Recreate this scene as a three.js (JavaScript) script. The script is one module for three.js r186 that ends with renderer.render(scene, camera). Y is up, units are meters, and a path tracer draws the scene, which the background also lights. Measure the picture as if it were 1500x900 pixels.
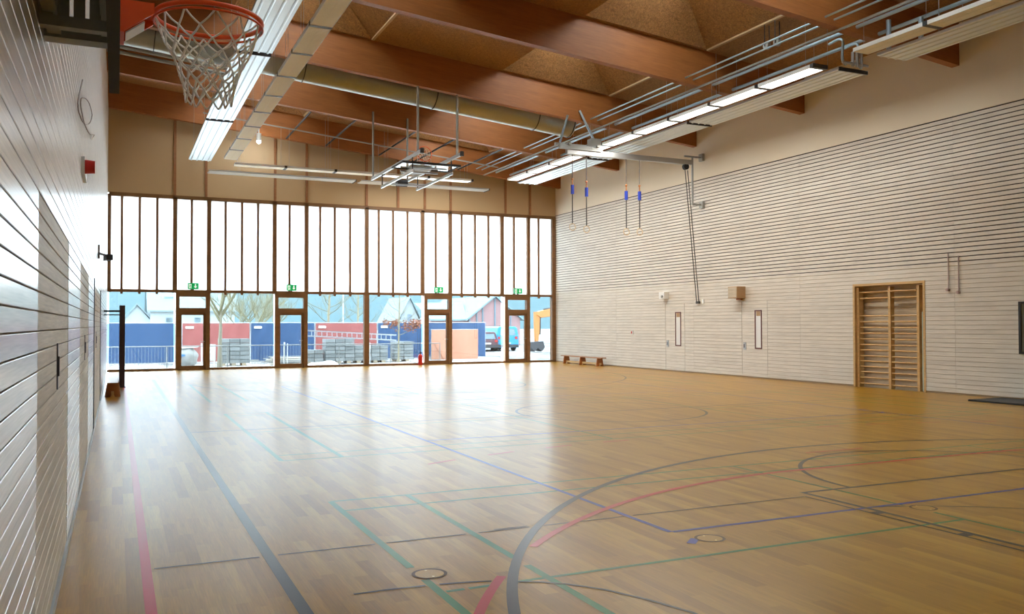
import * as THREE from 'three';
import { mergeGeometries, toCreasedNormals } from 'three/addons/utils/BufferGeometryUtils.js';
import { RectAreaLightUniformsLib } from 'three/addons/lights/RectAreaLightUniformsLib.js';
RectAreaLightUniformsLib.init();

const SKY = 13.5, PANE = 0.46, MILK = 0.6, DOME = 0.85, LAMP = 20;
// ---------------------------------------------------------------- camera, sky, exposure
const scene = new THREE.Scene();
const D2R = Math.PI / 180;
const camera = new THREE.PerspectiveCamera(39.21, 1500 / 900, 0.05, 2000);
camera.position.set(0.331, 1.67, 0);
camera.rotation.set(1.139 * D2R, -24.588 * D2R, -0.143 * D2R, 'YXZ');
scene.add(camera);
const renderer = new THREE.WebGLRenderer({ antialias: true });
renderer.toneMapping = THREE.LinearToneMapping;
renderer.toneMappingExposure = 1.95;
renderer.shadowMap.enabled = true;
renderer.shadowMap.type = THREE.PCFSoftShadowMap;
{ // bright winter overcast: pale, slightly brighter towards the zenith
  const w = 64, h = 32, d = new Float32Array(w * h * 4);
  for (let j = 0; j < h; j++) for (let i = 0; i < w; i++) {
    const e = Math.sin((j + 0.5) / h * Math.PI - Math.PI / 2), k = SKY * (0.72 + 0.28 * Math.max(0, e));
    d.set([0.85 * k, 0.985 * k, 1.08 * k, 1], (j * w + i) * 4);
  }
  const t = new THREE.DataTexture(d, w, h, THREE.RGBAFormat, THREE.FloatType);
  t.mapping = THREE.EquirectangularReflectionMapping; t.magFilter = t.minFilter = THREE.LinearFilter; t.needsUpdate = true;
  scene.background = t;
}

// ---------------------------------------------------------------- helpers
let seed = 7;
const rnd = (a = 0, b = 1) => { seed = (seed * 1664525 + 1013904223) >>> 0; return a + (b - a) * seed / 4294967296; };
const V = (x, y, z) => new THREE.Vector3(x, y, z);
const used = new Map();
function numbered(n) { const k = used.get(n) ?? 0; used.set(n, k + 1); return k ? `${n}_${String(k).padStart(3, '0')}` : n; }
function shadow(m) { m.castShadow = m.receiveShadow = true; return m; }
function mesh(name, geo, mat, parent, label) {
  const m = shadow(new THREE.Mesh(Array.isArray(geo) ? join(geo) : geo, mat)); m.name = name; if (label) m.userData.label = label;
  if (parent) parent.add(m);
  return m;
}
function thing(name, label, category, pos = [0, 0, 0], group, turn = 0) {
  const g = new THREE.Group(); g.name = numbered(name); g.position.set(...pos); g.rotation.y = turn;
  g.userData = { label, category }; if (group) g.userData.group = group;
  scene.add(g); return g;
}
function each(name, list, m, parent, label) { return list.map((g) => mesh(name, g, m, parent, label)); }
function solo(name, geo, mat, label, category, group) {
  const m = mesh(numbered(name), geo, mat, scene); m.userData = { label, category }; if (group) m.userData.group = group; return m;
}
function setting(name, label, category) { const g = new THREE.Group(); g.name = name; g.userData = { kind: 'structure', label, category }; scene.add(g); return g; }
function copyOf(o, pos, label, turn) { const c = o.clone(); c.name = numbered(o.name.replace(/_\d\d\d$/, '')); c.userData = { ...o.userData }; if (label) c.userData.label = label; c.position.set(...pos); if (turn !== undefined) c.rotation.y = turn; scene.add(c); return c; }
const plain = (g) => { const n = g.index ? g.toNonIndexed() : g; for (const k of Object.keys(n.attributes)) if (!['position', 'normal', 'uv'].includes(k)) n.deleteAttribute(k); return n; };
const join = (list) => mergeGeometries(list.map(plain), false);
// box by its limits, uv in metres by face
function box(x0, x1, y0, y1, z0, z1) {
  const g = new THREE.BoxGeometry(x1 - x0, y1 - y0, z1 - z0); g.translate((x0 + x1) / 2, (y0 + y1) / 2, (z0 + z1) / 2); return metreUV(g);
}
function metreUV(g) {
  const p = g.attributes.position, n = g.attributes.normal, u = new Float32Array(p.count * 2);
  for (let i = 0; i < p.count; i++) {
    const ax = Math.abs(n.getX(i)), ay = Math.abs(n.getY(i)), az = Math.abs(n.getZ(i));
    if (ax >= ay && ax >= az) { u[2 * i] = p.getZ(i); u[2 * i + 1] = p.getY(i); }
    else if (ay >= az) { u[2 * i] = p.getZ(i); u[2 * i + 1] = p.getX(i); }
    else { u[2 * i] = p.getX(i); u[2 * i + 1] = p.getY(i); }
  }
  g.setAttribute('uv', new THREE.BufferAttribute(u, 2)); return g;
}
function bar(a, b, w, h = w) { // square bar between two points
  const A = V(...a), B = V(...b), d = B.clone().sub(A), L = d.length(), g = new THREE.BoxGeometry(w, h, L);
  g.applyMatrix4(new THREE.Matrix4().lookAt(A, B, Math.abs(d.y / L) > 0.99 ? V(1, 0, 0) : V(0, 1, 0))); g.translate((A.x + B.x) / 2, (A.y + B.y) / 2, (A.z + B.z) / 2); return metreUV(g);
}
function rod(a, b, r, s = 8, r2 = r) {
  const A = V(...a), B = V(...b), d = B.clone().sub(A), L = d.length(), g = new THREE.CylinderGeometry(r2, r, L, s);
  g.applyQuaternion(new THREE.Quaternion().setFromUnitVectors(V(0, 1, 0), d.normalize())); g.translate((A.x + B.x) / 2, (A.y + B.y) / 2, (A.z + B.z) / 2); return g;
}
const tube = (pts, r, n = 24, s = 6, closed = false) => new THREE.TubeGeometry(new THREE.CatmullRomCurve3(pts.map((p) => p.isVector3 ? p : V(...p)), closed), n, r, s, closed);
function prism(pts, depth, bevel = 0) { // outline in x,y pushed along z
  const s = new THREE.Shape(pts.map((p) => new THREE.Vector2(...p)));
  return new THREE.ExtrudeGeometry(s, { depth, bevelEnabled: bevel > 0, bevelSize: bevel, bevelThickness: bevel, bevelSegments: 1 });
}
function quad(a, b, c, d) { // two triangles
  const g = new THREE.BufferGeometry(), A = V(...a), B = V(...b), C = V(...c), E = V(...d), n = B.clone().sub(A).cross(E.clone().sub(A)).normalize();
  g.setAttribute('position', new THREE.Float32BufferAttribute([A, B, C, A, C, E].flatMap((v) => [v.x, v.y, v.z]), 3));
  g.setAttribute('normal', new THREE.Float32BufferAttribute(Array(6).fill([n.x, n.y, n.z]).flat(), 3)); g.setAttribute('uv', new THREE.Float32BufferAttribute(12, 2)); return metreUV(g);
}
function slab(corners, up) { // four corners thickened along a vector
  const lo = corners.map((c) => V(...c)), hi = lo.map((v) => v.clone().add(V(...up))), A = (v) => [v.x, v.y, v.z], g = [];
  g.push(quad(A(lo[0]), A(lo[1]), A(lo[2]), A(lo[3])), quad(A(hi[3]), A(hi[2]), A(hi[1]), A(hi[0])));
  for (let i = 0; i < 4; i++) { const j = (i + 1) % 4; g.push(quad(A(lo[i]), A(hi[i]), A(hi[j]), A(lo[j]))); }
  return join(g);
}
// ---------------------------------------------------------------- materials
function noiseTex(w, h, fn, rep = [1, 1]) {
  const d = new Uint8Array(w * h * 4);
  for (let j = 0; j < h; j++) for (let i = 0; i < w; i++) { const c = fn(i / w, j / h); const a = Array.isArray(c) ? c : [c, c, c]; d.set([a[0] * 255, a[1] * 255, a[2] * 255, 255].map((v) => Math.max(0, Math.min(255, v))), (j * w + i) * 4); }
  const t = new THREE.DataTexture(d, w, h); t.wrapS = t.wrapT = THREE.RepeatWrapping; t.magFilter = THREE.LinearFilter; t.minFilter = THREE.LinearMipmapLinearFilter; t.generateMipmaps = true; t.repeat.set(...rep); t.needsUpdate = true; return t;
}
function lattice(n, m) { const a = Array.from({ length: n * m }, () => rnd()); return (u, v) => { const x = u * n, y = v * m, i = Math.floor(x), j = Math.floor(y), f = x - i, g = y - j, s = f * f * (3 - 2 * f), t = g * g * (3 - 2 * g), A = (p, q) => a[((q % m + m) % m) * n + ((p % n) + n) % n]; return (A(i, j) * (1 - s) + A(i + 1, j) * s) * (1 - t) + (A(i, j + 1) * (1 - s) + A(i + 1, j + 1) * s) * t; }; }
const gA = lattice(6, 60), gB = lattice(14, 150), gC = lattice(3, 9);
const grain = noiseTex(512, 512, (u, v) => 0.91 + 0.07 * (gA(u, v) - 0.5) + 0.08 * (gB(u, v) - 0.5) + 0.05 * (gC(u, v) - 0.5), [0.5, 1]); grain.colorSpace = THREE.SRGBColorSpace;
const grainFine = grain.clone(); grainFine.repeat.set(0.7, 2.2); grainFine.needsUpdate = true;
// oriented strand board: flakes laid at random
const osb = (() => {
  const c = document.createElement('canvas'); c.width = c.height = 1024; const x = c.getContext('2d'); x.fillStyle = 'rgb(205,205,205)'; x.fillRect(0, 0, 1024, 1024);
  for (let i = 0; i < 9000; i++) { const k = Math.floor(rnd(165, 250)); x.save(); x.translate(rnd(0, 1024), rnd(0, 1024)); x.rotate(rnd(-0.9, 0.9) + (rnd() < 0.3 ? 1.5 : 0)); x.fillStyle = `rgba(${k},${k - Math.floor(rnd(0, 10))},${k - Math.floor(rnd(4, 26))},0.8)`; x.fillRect(-rnd(10, 26), -rnd(2, 5), rnd(20, 52), rnd(3, 9)); x.restore(); }
  const t = new THREE.CanvasTexture(c); t.wrapS = t.wrapT = THREE.RepeatWrapping; t.repeat.set(0.55, 0.55); t.colorSpace = THREE.SRGBColorSpace; return t;
})();
const lin = (r, g, b) => new THREE.Color().setRGB(r, g, b);
const mat = (c, rough = 0.6, o = {}) => new THREE.MeshStandardMaterial({ color: c.isColor ? c : lin(...c), roughness: rough, ...o });
const phys = (c, rough, o = {}) => new THREE.MeshPhysicalMaterial({ color: lin(...c), roughness: rough, ...o });
const M = {
  glulam: mat([0.42, 0.145, 0.034], 0.55, { map: grain }), osb: mat([0.50, 0.245, 0.085], 0.75, { map: osb }), lath: mat([0.62, 0.42, 0.22], 0.7, { map: grain }),
  ply: mat([0.50, 0.35, 0.19], 0.65), batten: mat([0.40, 0.17, 0.06], 0.55, { map: grain }),
  frame: mat([0.26, 0.125, 0.042], 0.45, { map: grain }),
  plaster: mat([0.78, 0.70, 0.56], 0.9), backingDark: mat([0.05, 0.042, 0.04], 0.9), backingLight: mat([0.42, 0.33, 0.22], 0.8),
  galv: mat([0.62, 0.66, 0.68], 0.32, { metalness: 0.85 }), steel: mat([0.45, 0.46, 0.46], 0.4, { metalness: 0.8 }), greySteel: mat([0.36, 0.37, 0.35], 0.5, { metalness: 0.1 }), darkSteel: mat([0.06, 0.06, 0.065], 0.5, { metalness: 0.4 }),
  pipe: mat([0.40, 0.52, 0.60], 0.35, { metalness: 0.6 }), white: mat([0.8, 0.8, 0.78], 0.5), louvre: mat([0.93, 0.86, 0.68], 0.5), black: mat([0.02, 0.02, 0.022], 0.6),
  red: mat([0.55, 0.02, 0.015], 0.35), orange: mat([0.88, 0.095, 0.008], 0.35), cord: mat([0.93, 0.89, 0.82], 0.9), pad: mat([0.035, 0.036, 0.035], 0.7), glassy: phys([0.9, 0.95, 0.95], 0.02, { transmission: 0.9, thickness: 0 }),
  pane: phys([PANE, PANE * 1.04, PANE * 1.06], 0.0, { transmission: 1, thickness: 0, ior: 1.5 }), dome: phys([0.8, 0.8, 0.78], 1.0, { transmission: DOME, thickness: 0 }), milk: phys([0.93, 0.96, 0.97], 1.0, { transmission: MILK, thickness: 0 }),
  tubeOn: new THREE.MeshStandardMaterial({ color: 0xffffff, emissive: lin(1, 0.97, 0.92), emissiveIntensity: 1.6 }), rope: mat([0.10, 0.09, 0.08], 0.9), blue: mat([0.02, 0.05, 0.42], 0.5),
  bench: mat([0.48, 0.17, 0.035], 0.4, { map: grain }), benchTop: mat([0.5, 0.22, 0.07], 0.35, { map: grain }), bars: mat([0.74, 0.47, 0.19], 0.45, { map: grain }), niche: mat([0.66, 0.54, 0.38], 0.6, { map: grainFine }), box: mat([0.56, 0.34, 0.16], 0.5, { map: grain }),
  brass: mat([0.75, 0.62, 0.3], 0.3, { metalness: 0.9 }), socketRing: mat([0.12, 0.07, 0.035], 0.5),
};
// ---------------------------------------------------------------- the hall: 18 m wide, window wall at z = -34
const XR = 18.04, ZW = -34.02, ZB = 2.6;
const roofY = (x) => 9.385 - 0.0968 * x;            // underside of the beams, falling to the right
// floor: parquet strips running the length of the hall
const floor = setting('floor', 'golden brown varnished strip parquet with coloured court markings', 'floor');
const FLOOR_TONES = [[0.455, 0.232, 0.02], [0.41, 0.2, 0.014], [0.485, 0.256, 0.025], [0.36, 0.168, 0.011], [0.435, 0.217, 0.017], [0.42, 0.206, 0.015]];
const floorMats = FLOOR_TONES.map((c, i) => { const t = grain.clone(); t.repeat.set(0.9, 3); t.offset.set(i * 0.17, i * 0.31); t.needsUpdate = true; return phys(c, 0.277, { map: t, ior: 1.32, specularIntensity: 0.82 }); });
mesh('subfloor', box(-0.3, XR + 0.3, -0.3, -0.021, ZW - 0.3, ZB + 0.2), M.backingLight, floor);
{
  const W = 0.098, L = 0.98, strips = [];
  const strip = new THREE.BoxGeometry(W, 0.02, L); strip.translate(0, -0.01, 0); metreUV(strip);
  camera.updateMatrixWorld(); camera.updateProjectionMatrix();
  for (let i = 0; i * W < XR; i++) {
    const x = (i + 0.5) * W; let z = ZB - rnd(0, L);
    for (; z > ZW - 0.2; z -= L) {
      const p = V(x, 0, z).project(camera), d = V(x, 0, z).sub(camera.position).length();
      strips.push({ x, z, t: Math.floor(rnd(0, 6)), k: (Math.abs(p.x) < 1 && p.y > -1 && p.y < 1 && p.z < 1 ? 0 : 1000) + d });
    }
  }
  strips.sort((a, b) => a.k - b.k);
  strips.slice(0, 300).forEach((s) => { const m = mesh('parquet_strip', strip, floorMats[s.t], floor); m.position.set(s.x, 0, s.z); });
  const rest = floorMats.map(() => []);
  for (const s of strips.slice(300)) { const g = strip.clone(); g.translate(s.x, 0, s.z); rest[s.t].push(g); }
  rest.forEach((l, i) => { const m = mesh('parquet_strips', l, floorMats[i], floor); m.userData.kind = 'stuff'; });
}
// painted court lines, a thin film on the strips
const paint = (c) => phys(c, 0.277, { ior: 1.32, specularIntensity: 0.82 });
const P = { green: paint([0.012, 0.15, 0.04]), black: paint([0.016, 0.018, 0.024]), red: paint([0.45, 0.018, 0.02]), blue: paint([0.02, 0.035, 0.25]) };
let film = 0.0006;
function ribbon(pts, w, col, label, closed = false) {
  const n = pts.length, pos = [], nor = [], y = (film += 0.00002);
  const side = (i) => { const a = pts[closed ? (i - 1 + n) % n : Math.max(0, i - 1)], b = pts[closed ? (i + 1) % n : Math.min(n - 1, i + 1)], dx = b[0] - a[0], dz = b[1] - a[1], l = Math.hypot(dx, dz); return [-dz / l * w / 2, dx / l * w / 2]; };
  const q = pts.map((p, i) => { const s = side(i); return [[p[0] + s[0], p[1] + s[1]], [p[0] - s[0], p[1] - s[1]]]; });
  for (let i = 0; i < (closed ? n : n - 1); i++) { const [a, b] = q[i], [c, d] = q[(i + 1) % n]; for (const v of [a, c, b, b, c, d]) { pos.push(v[0], y, v[1]); nor.push(0, 1, 0); } }
  const g = new THREE.BufferGeometry(); g.setAttribute('position', new THREE.Float32BufferAttribute(pos, 3)); g.setAttribute('normal', new THREE.Float32BufferAttribute(nor, 3)); g.setAttribute('uv', new THREE.Float32BufferAttribute(pos.length / 3 * 2, 2));
  return mesh('court_line', g, P[col], floor, label);
}
const zline = (x, z0, z1, w, c, l) => ribbon([[x, z0], [x, z1]], w, c, l), xline = (z, x0, x1, w, c, l) => ribbon([[x0, z], [x1, z]], w, c, l);
const arc = (cx, cz, r, a0, a1, n = 48) => Array.from({ length: n + 1 }, (_, i) => { const a = a0 + (a1 - a0) * i / n; return [cx + r * Math.cos(a), cz + r * Math.sin(a)]; });
const CX = 8.915;
for (const zs of [-8.14, -16.92, -25.7]) { // three badminton courts across the hall
  const s = (x) => 0.999 * x, far = zs, n = zs === -8.14 ? 'first' : zs === -16.92 ? 'second' : 'third', near = far + 6.1;
  const cut = zs === -8.14;
  for (const x of [2.17, 13.4 + 2.17]) zline(x, far, cut && x < 3 ? -5.7 : near, 0.058, 'green', `green end line of the ${n} badminton court`);
  if (cut) { zline(2.17, -5.4, near, 0.058, 'green', 'green end line of the first badminton court'); zline(2.92, far, -5.62, 0.058, 'green', 'green service line of the first badminton court'); zline(2.92, -5.42, near, 0.058, 'green', 'green service line of the first badminton court'); }
  else zline(2.92, far, near, 0.058, 'green', `green service line of the ${n} badminton court`);
  zline(14.82, far, near, 0.058, 'green', `green far service line of the ${n} badminton court`);
  for (const z of [far, far + 0.45, near - 0.45, near]) xline(z, 2.17, 15.57, 0.04, 'green', `green side line of the ${n} badminton court`);
  for (const x of [6.89, 10.85]) { if (cut) { zline(x, far, -5.72, 0.04, 'green', 'green short service line'); zline(x, -5.4, near, 0.04, 'green', 'green short service line'); } else zline(x, far, near, 0.04, 'green', 'green short service line'); }
  if (cut) { for (const [a, b] of [[2.21, 2.33], [2.36, 2.52], [2.66, 6.89], [10.85, 15.57]]) xline(-5.1, a, b, 0.04, 'green', 'green centre line of the first badminton court'); }
  else { xline(far + 3.05, 2.17, 6.89, 0.04, 'green', `green centre line of the ${n} badminton court`); xline(far + 3.05, 10.85, 15.57, 0.04, 'green', `green centre line of the ${n} badminton court`); }
}
// volleyball, blue
zline(4.37, -5.786, -23.79, 0.05, 'blue', 'blue side line of the volleyball court'); zline(13.37, -5.786, -23.79, 0.05, 'blue', 'blue side line of the volleyball court');
xline(-5.786, 4.39, 13.37, 0.05, 'blue', 'blue end line of the volleyball court'); xline(-23.79, 4.37, 13.37, 0.05, 'blue', 'blue far end line of the volleyball court'); xline(-11.79, 4.37, 13.37, 0.05, 'blue', 'blue attack line'); xline(-17.79, 4.37, 13.37, 0.05, 'blue', 'blue far attack line');
ribbon([[4.30, -5.42], [4.42, -5.53]], 0.07, 'blue', 'short blue tick beside the floor socket');
// basketball, black
zline(1.334, -0.5, -28.4, 0.08, 'black', 'thick black side line'); zline(16.5, -0.5, -28.4, 0.05, 'black', 'black side line along the slatted wall');
ribbon(arc(CX, -2.065, 6.95, Math.PI * 1.0, Math.PI * 2.0, 120), 0.072, 'black', 'black three-point arc');
ribbon(arc(CX, -6.572, 1.8, Math.PI, Math.PI * 2, 48), 0.05, 'black', 'black free-throw half circle');
xline(-6.572, 6.465, 11.365, 0.05, 'black', 'black free-throw line'); zline(6.49, -6.55, -0.6, 0.055, 'black', 'black lane line'); zline(11.34, -6.55, -0.6, 0.055, 'black', 'black lane line');
zline(6.37, -6.42, -0.6, 0.03, 'black', 'thin black line beside the lane'); for (const z of [-5.6, -4.73]) xline(z, 6.37, 6.46, 0.09, 'black', 'black lane block');
ribbon(arc(CX, -14.25, 1.8, 0, Math.PI * 2, 64).slice(0, 64), 0.05, 'black', 'black centre circle', true); xline(-14.25, 1.334, 16.5, 0.05, 'black', 'black halfway line');
ribbon(arc(CX, -26.4, 6.75, 0.12, Math.PI - 0.12, 90), 0.05, 'black', 'black far three-point arc'); ribbon(arc(CX, -22.2, 1.8, 0, Math.PI, 40), 0.05, 'black', 'black far free-throw half circle'); xline(-22.2, 6.465, 11.365, 0.05, 'black', 'black far free-throw line');
for (const [a, b] of [[0.57, 1.27], [1.40, 2.12], [2.21, 2.86], [2.97, 3.42], [3.55, 4.33], [4.42, 6.36]]) xline(-6.42, a, b, 0.022, 'black', 'thin broken black line'); xline(-6.46, 3.12, 3.42, 0.02, 'black', 'thin broken black line');
ribbon([[1.67, -5.29], [1.9, -5.29], [2.13, -5.27]], 0.026, 'black', 'thin black curve'); ribbon([[2.22, -5.26], [2.42, -5.22], [2.55, -5.18]], 0.026, 'black', 'thin black curve'); ribbon([[2.70, -5.1], [2.84, -5.02], [2.97, -4.91], [3.12, -4.72], [3.26, -4.43], [3.36, -4.13], [3.43, -3.6]], 0.026, 'black', 'thin black curve');
ribbon([[6.55, -5.78], [6.75, -5.73], [7.01, -5.63], [7.4, -5.42], [7.74, -5.16], [8.1, -4.6]], 0.022, 'black', 'thin dark curve');
// handball, red
zline(0.52, -0.5, -26, 0.065, 'red', 'red side line along the left wall');
{ const Z = -1.6, l = arc(CX - 1.5, Z, 6, Math.PI, Math.PI * 1.5, 180), r = arc(CX + 1.5, Z, 6, Math.PI * 1.5, Math.PI * 2, 180);
  let run = []; const flush = () => { if (run.length > 1) ribbon(run, 0.065, 'red', 'red goal area arc'); run = []; };
  for (const p of [...l, ...r]) { if (Math.abs(Math.hypot(p[0] - CX, p[1] + 2.065) - 6.95) > 0.068) run.push(p); else flush(); } flush(); }
for (let k = 7; k < 15; k++) { const a = Math.PI * (1.12 + k * 0.035); if (k < 11) ribbon(arc(CX - 1.5, -1.6, 9, a, a + 0.05, 4), 0.045, 'red', 'red dash of the free-throw arc'); else ribbon(arc(CX + 1.5, -1.6, 9, a, a + 0.05, 4), 0.045, 'red', 'red dash of the free-throw arc'); }
xline(-8.56, 8.4, 9.39, 0.04, 'red', 'red seven-metre line');

// board-clad walls: each board a chamfered batten lying along z
const boardCache = new Map();
function boardGeo(L, h, t) {
  const k = `${L.toFixed(2)}_${h}_${t}`; if (boardCache.has(k)) return boardCache.get(k);
  const c = 0.0025, s = [[0, -h / 2], [t - c, -h / 2], [t, -h / 2 + c], [t, h / 2 - c], [t - c, h / 2], [0, h / 2]];
  const g = prism(s, L); g.translate(0, 0, -L / 2); metreUV(g); boardCache.set(k, g); return g;
}
const woodVariants = (c, rough, o = {}) => [0, 1, 2, 3].map((i) => { const t = grain.clone(); t.repeat.set(0.4, 1.5); t.offset.set(i * 0.27, i * 0.19); t.needsUpdate = true; const k = 1 + (i - 1.5) * 0.018; return phys([c[0] * k, c[1] * k, c[2] * k], rough, { map: t, ...o }); });
const leftMats = woodVariants([0.82, 0.745, 0.635], 0.42, { clearcoat: 0.8, clearcoatRoughness: 0.22 }), gateMats = woodVariants([0.80, 0.725, 0.61], 0.6), rightMats = woodVariants([0.87, 0.81, 0.71], 0.55);
function clad(parent, list, mats, cap, flip) { // list of {z0, z1, y, h, t, x, kind}
  list.forEach((b) => { b.k = Math.hypot(b.x - 0.33, b.y - 1.67, Math.min(0, Math.max(b.z0, -60)) * 0 + (b.z0 + b.z1) / 2); b.v = Math.floor(rnd(0, 4)); });
  const vis = list.filter((b) => b.seen), inst = vis.sort((a, b) => a.k - b.k).slice(0, cap), rest = list.filter((b) => !inst.includes(b));
  for (const b of inst) { const m = mesh('board', boardGeo(b.z1 - b.z0 - 0.003, b.h, b.t), mats[b.v], parent); m.position.set(b.x, b.y, (b.z0 + b.z1) / 2); if (flip) m.rotation.y = Math.PI; }
  const g = mats.map(() => []);
  for (const b of rest) { const q = boardGeo(b.z1 - b.z0 - 0.003, b.h, b.t).clone(); if (flip) q.rotateY(Math.PI); q.translate(b.x, b.y, (b.z0 + b.z1) / 2); g[b.v].push(q); }
  g.forEach((l, i) => { if (l.length) mesh('boards', l, mats[i], parent).userData.kind = 'stuff'; });
}
// left wall
const wl = setting('wall_left', 'pale varnished board wall with fine horizontal grooves', 'wall');
mesh('backing', box(-0.4, -0.02, -0.3, 10.8, ZW - 0.3, ZB + 0.2), M.backingLight, wl);
const gates = [[-7.19, -4.49], [-12.09, -9.42], [-20.25, -14.9]], GH = 2.33, PL = 0.0925;
{
  const list = [], cols = [ZB, -1.2, -4.49, -7.19, -9.42, -12.09, -14.9, -20.25, -27.1, ZW];
  for (let r = 0; r < 101; r++) { const y = 0.07 + (r + 0.5) * PL; if (y > 9.42) break;
    for (let i = 0; i + 1 < cols.length; i++) { const z1 = cols[i], z0 = cols[i + 1]; if (y < GH && gates.some((g) => g[0] === z0)) continue; list.push({ z0, z1, y, h: PL - 0.007, t: 0.02, x: -0.02, seen: z0 < -3 && y < 1.67 + 0.42 * Math.hypot(z0) }); } }
  clad(wl, list, leftMats, 300);
}
gates.forEach((g, i) => {
  const d = setting(`door_${i + 5}`, ['flush board equipment gate beside the basketball hoop', 'flush board equipment gate between the two other gates', 'flush board gate nearest the leaning post and bench'][i], 'gate');
  for (let r = 0; 0.07 + (r + 1) * PL < GH + 0.01; r++) { const m = mesh('board', boardGeo(g[1] - g[0] - 0.016, PL - 0.007, 0.018), gateMats[r % 4], d); m.position.set(-0.02, 0.07 + (r + 0.5) * PL, (g[0] + g[1]) / 2); }
  const hz = i === 0 ? -5.94 : i === 1 ? -10.79 : -16.4; mesh('handle', [box(-0.002, 0.004, 1.28, 1.56, hz - 0.03, hz + 0.03), box(0.004, 0.012, 1.36, 1.48, hz - 0.02, hz + 0.02)], M.darkSteel, d, 'dark recessed handle plate');
});
{ const b = mesh('baseboard_left', box(-0.005, 0.012, 0, 0.065, ZW, ZB), mat([0.4, 0.42, 0.43], 0.4, { metalness: 0.4 }), scene); b.userData = { kind: 'structure', label: 'grey metal skirting along the left wall', category: 'skirting' }; }
// right wall: slatted cladding to 6.48 m, plaster above
const wr = setting('wall_right', 'pale slatted board wall with dark gaps in its upper half', 'wall');
const NICHE = [-17.0, -14.76], NH = 2.7, doorsR = [[-25.6, -24.46], [-21.48, -20.31]], DH = 2.36, PR = 0.1055;
mesh('backing', [box(XR + 0.02, XR + 0.4, 3.02, 6.5, ZW - 0.3, ZB + 0.2)], M.backingDark, wr); 
mesh('lower_backing', [box(XR + 0.02, XR + 0.06, -0.3, 3.02, ZW - 0.3, NICHE[0]), box(XR + 0.02, XR + 0.06, -0.3, 3.02, NICHE[1], ZB + 0.2), box(XR + 0.02, XR + 0.06, NH, 3.02, NICHE[0], NICHE[1]), box(XR + 0.34, XR + 0.4, -0.3, 3.02, ZW - 0.3, ZB + 0.2)], M.backingLight, wr);
mesh('plaster', box(XR - 0.0, XR + 0.4, 6.5, 9.0, ZW - 0.3, ZB + 0.2), M.plaster, wr, 'smooth off-white plaster band');
{
  const list = [], cols = [ZB, -3.95, -8.95, -13.95, -18.95, -23.95, -28.93, ZW];
  for (let r = 0; r < 61; r++) { const y = 0.045 + (r + 0.5) * PR, up = y > 3.0;
    for (let i = 0; i + 1 < cols.length; i++) {
      let seg = [[cols[i + 1], cols[i]]];
      const cutBy = (a, b) => { seg = seg.flatMap(([p, q]) => (b <= p || a >= q) ? [[p, q]] : [[p, a], [b, q]].filter(([s, t]) => t - s > 0.02)); };
      if (y < NH) cutBy(...NICHE); if (y < DH) doorsR.forEach((d) => cutBy(...d));
      for (const [z0, z1] of seg) list.push({ z0, z1, y, h: PR - (up ? 0.021 : 0.009), t: 0.02, x: XR + 0.02, seen: z1 < -8.9 });
    } }
  clad(wr, list, rightMats, 300, true);
}
doorsR.forEach((d, i) => {
  const g = setting(`door_${i + 8}`, ['flush board door with a slit window, beneath the small white sensor box', 'flush board door with a slit window, beneath the wooden loudspeaker box'][i], 'door');
  const s0 = [-24.97, -20.84][i], s1 = [-24.71, -20.60][i];
  for (let r = 0; 0.045 + (r + 1) * PR < DH + 0.02; r++) {
    const y = 0.045 + (r + 0.5) * PR, segs = y > 0.93 && y < 2.06 ? [[d[0], s0 - 0.03], [s1 + 0.03, d[1]]] : [[d[0], d[1]]];
    for (const [a, b] of segs) { const m = mesh('board', boardGeo(b - a - 0.02, PR - 0.006, 0.019), rightMats[(r + i) % 4], g); m.position.set(XR + 0.02, y, (a + b) / 2); m.rotation.y = Math.PI; }
  }
  mesh('slit_frame', [box(XR - 0.012, XR + 0.02, 0.90, 0.935, s0 - 0.035, s1 + 0.035), box(XR - 0.012, XR + 0.02, 2.045, 2.08, s0 - 0.035, s1 + 0.035), box(XR - 0.012, XR + 0.02, 0.90, 2.08, s0 - 0.035, s0), box(XR - 0.012, XR + 0.02, 0.90, 2.08, s1, s1 + 0.035)], mat([0.16, 0.06, 0.05], 0.4), g, 'dark frame of the slit window');
  mesh('slit_pane', box(XR + 0.004, XR + 0.010, 0.935, 2.045, s0, s1), phys([0.85, 0.83, 0.78], 0.15, { clearcoat: 1, clearcoatRoughness: 0.03 }), g, 'pale glass strip'); mesh('wood_block', box(XR + 0.0, XR + 0.004, 1.9, 2.045, s0 + 0.03, s1 - 0.03), M.box, g);
  const hz = d[0] + 0.13; mesh('handle', [box(XR - 0.014, XR, 0.86, 1.09, hz - 0.05, hz + 0.07), box(XR - 0.02, XR - 0.014, 0.9, 1.05, hz - 0.035, hz + 0.02)], M.steel, g, 'steel recessed handle'); mesh('handle_cup', box(XR - 0.022, XR - 0.02, 0.92, 1.03, hz - 0.025, hz + 0.01), M.black, g);
});
// rear wall behind the viewer
const wb = setting('wall_rear', 'pale board wall at the rear of the hall', 'wall');
mesh('boards', box(-0.3, XR + 0.3, -0.3, 10.8, ZB, ZB + 0.2), leftMats[1], wb);

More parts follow.
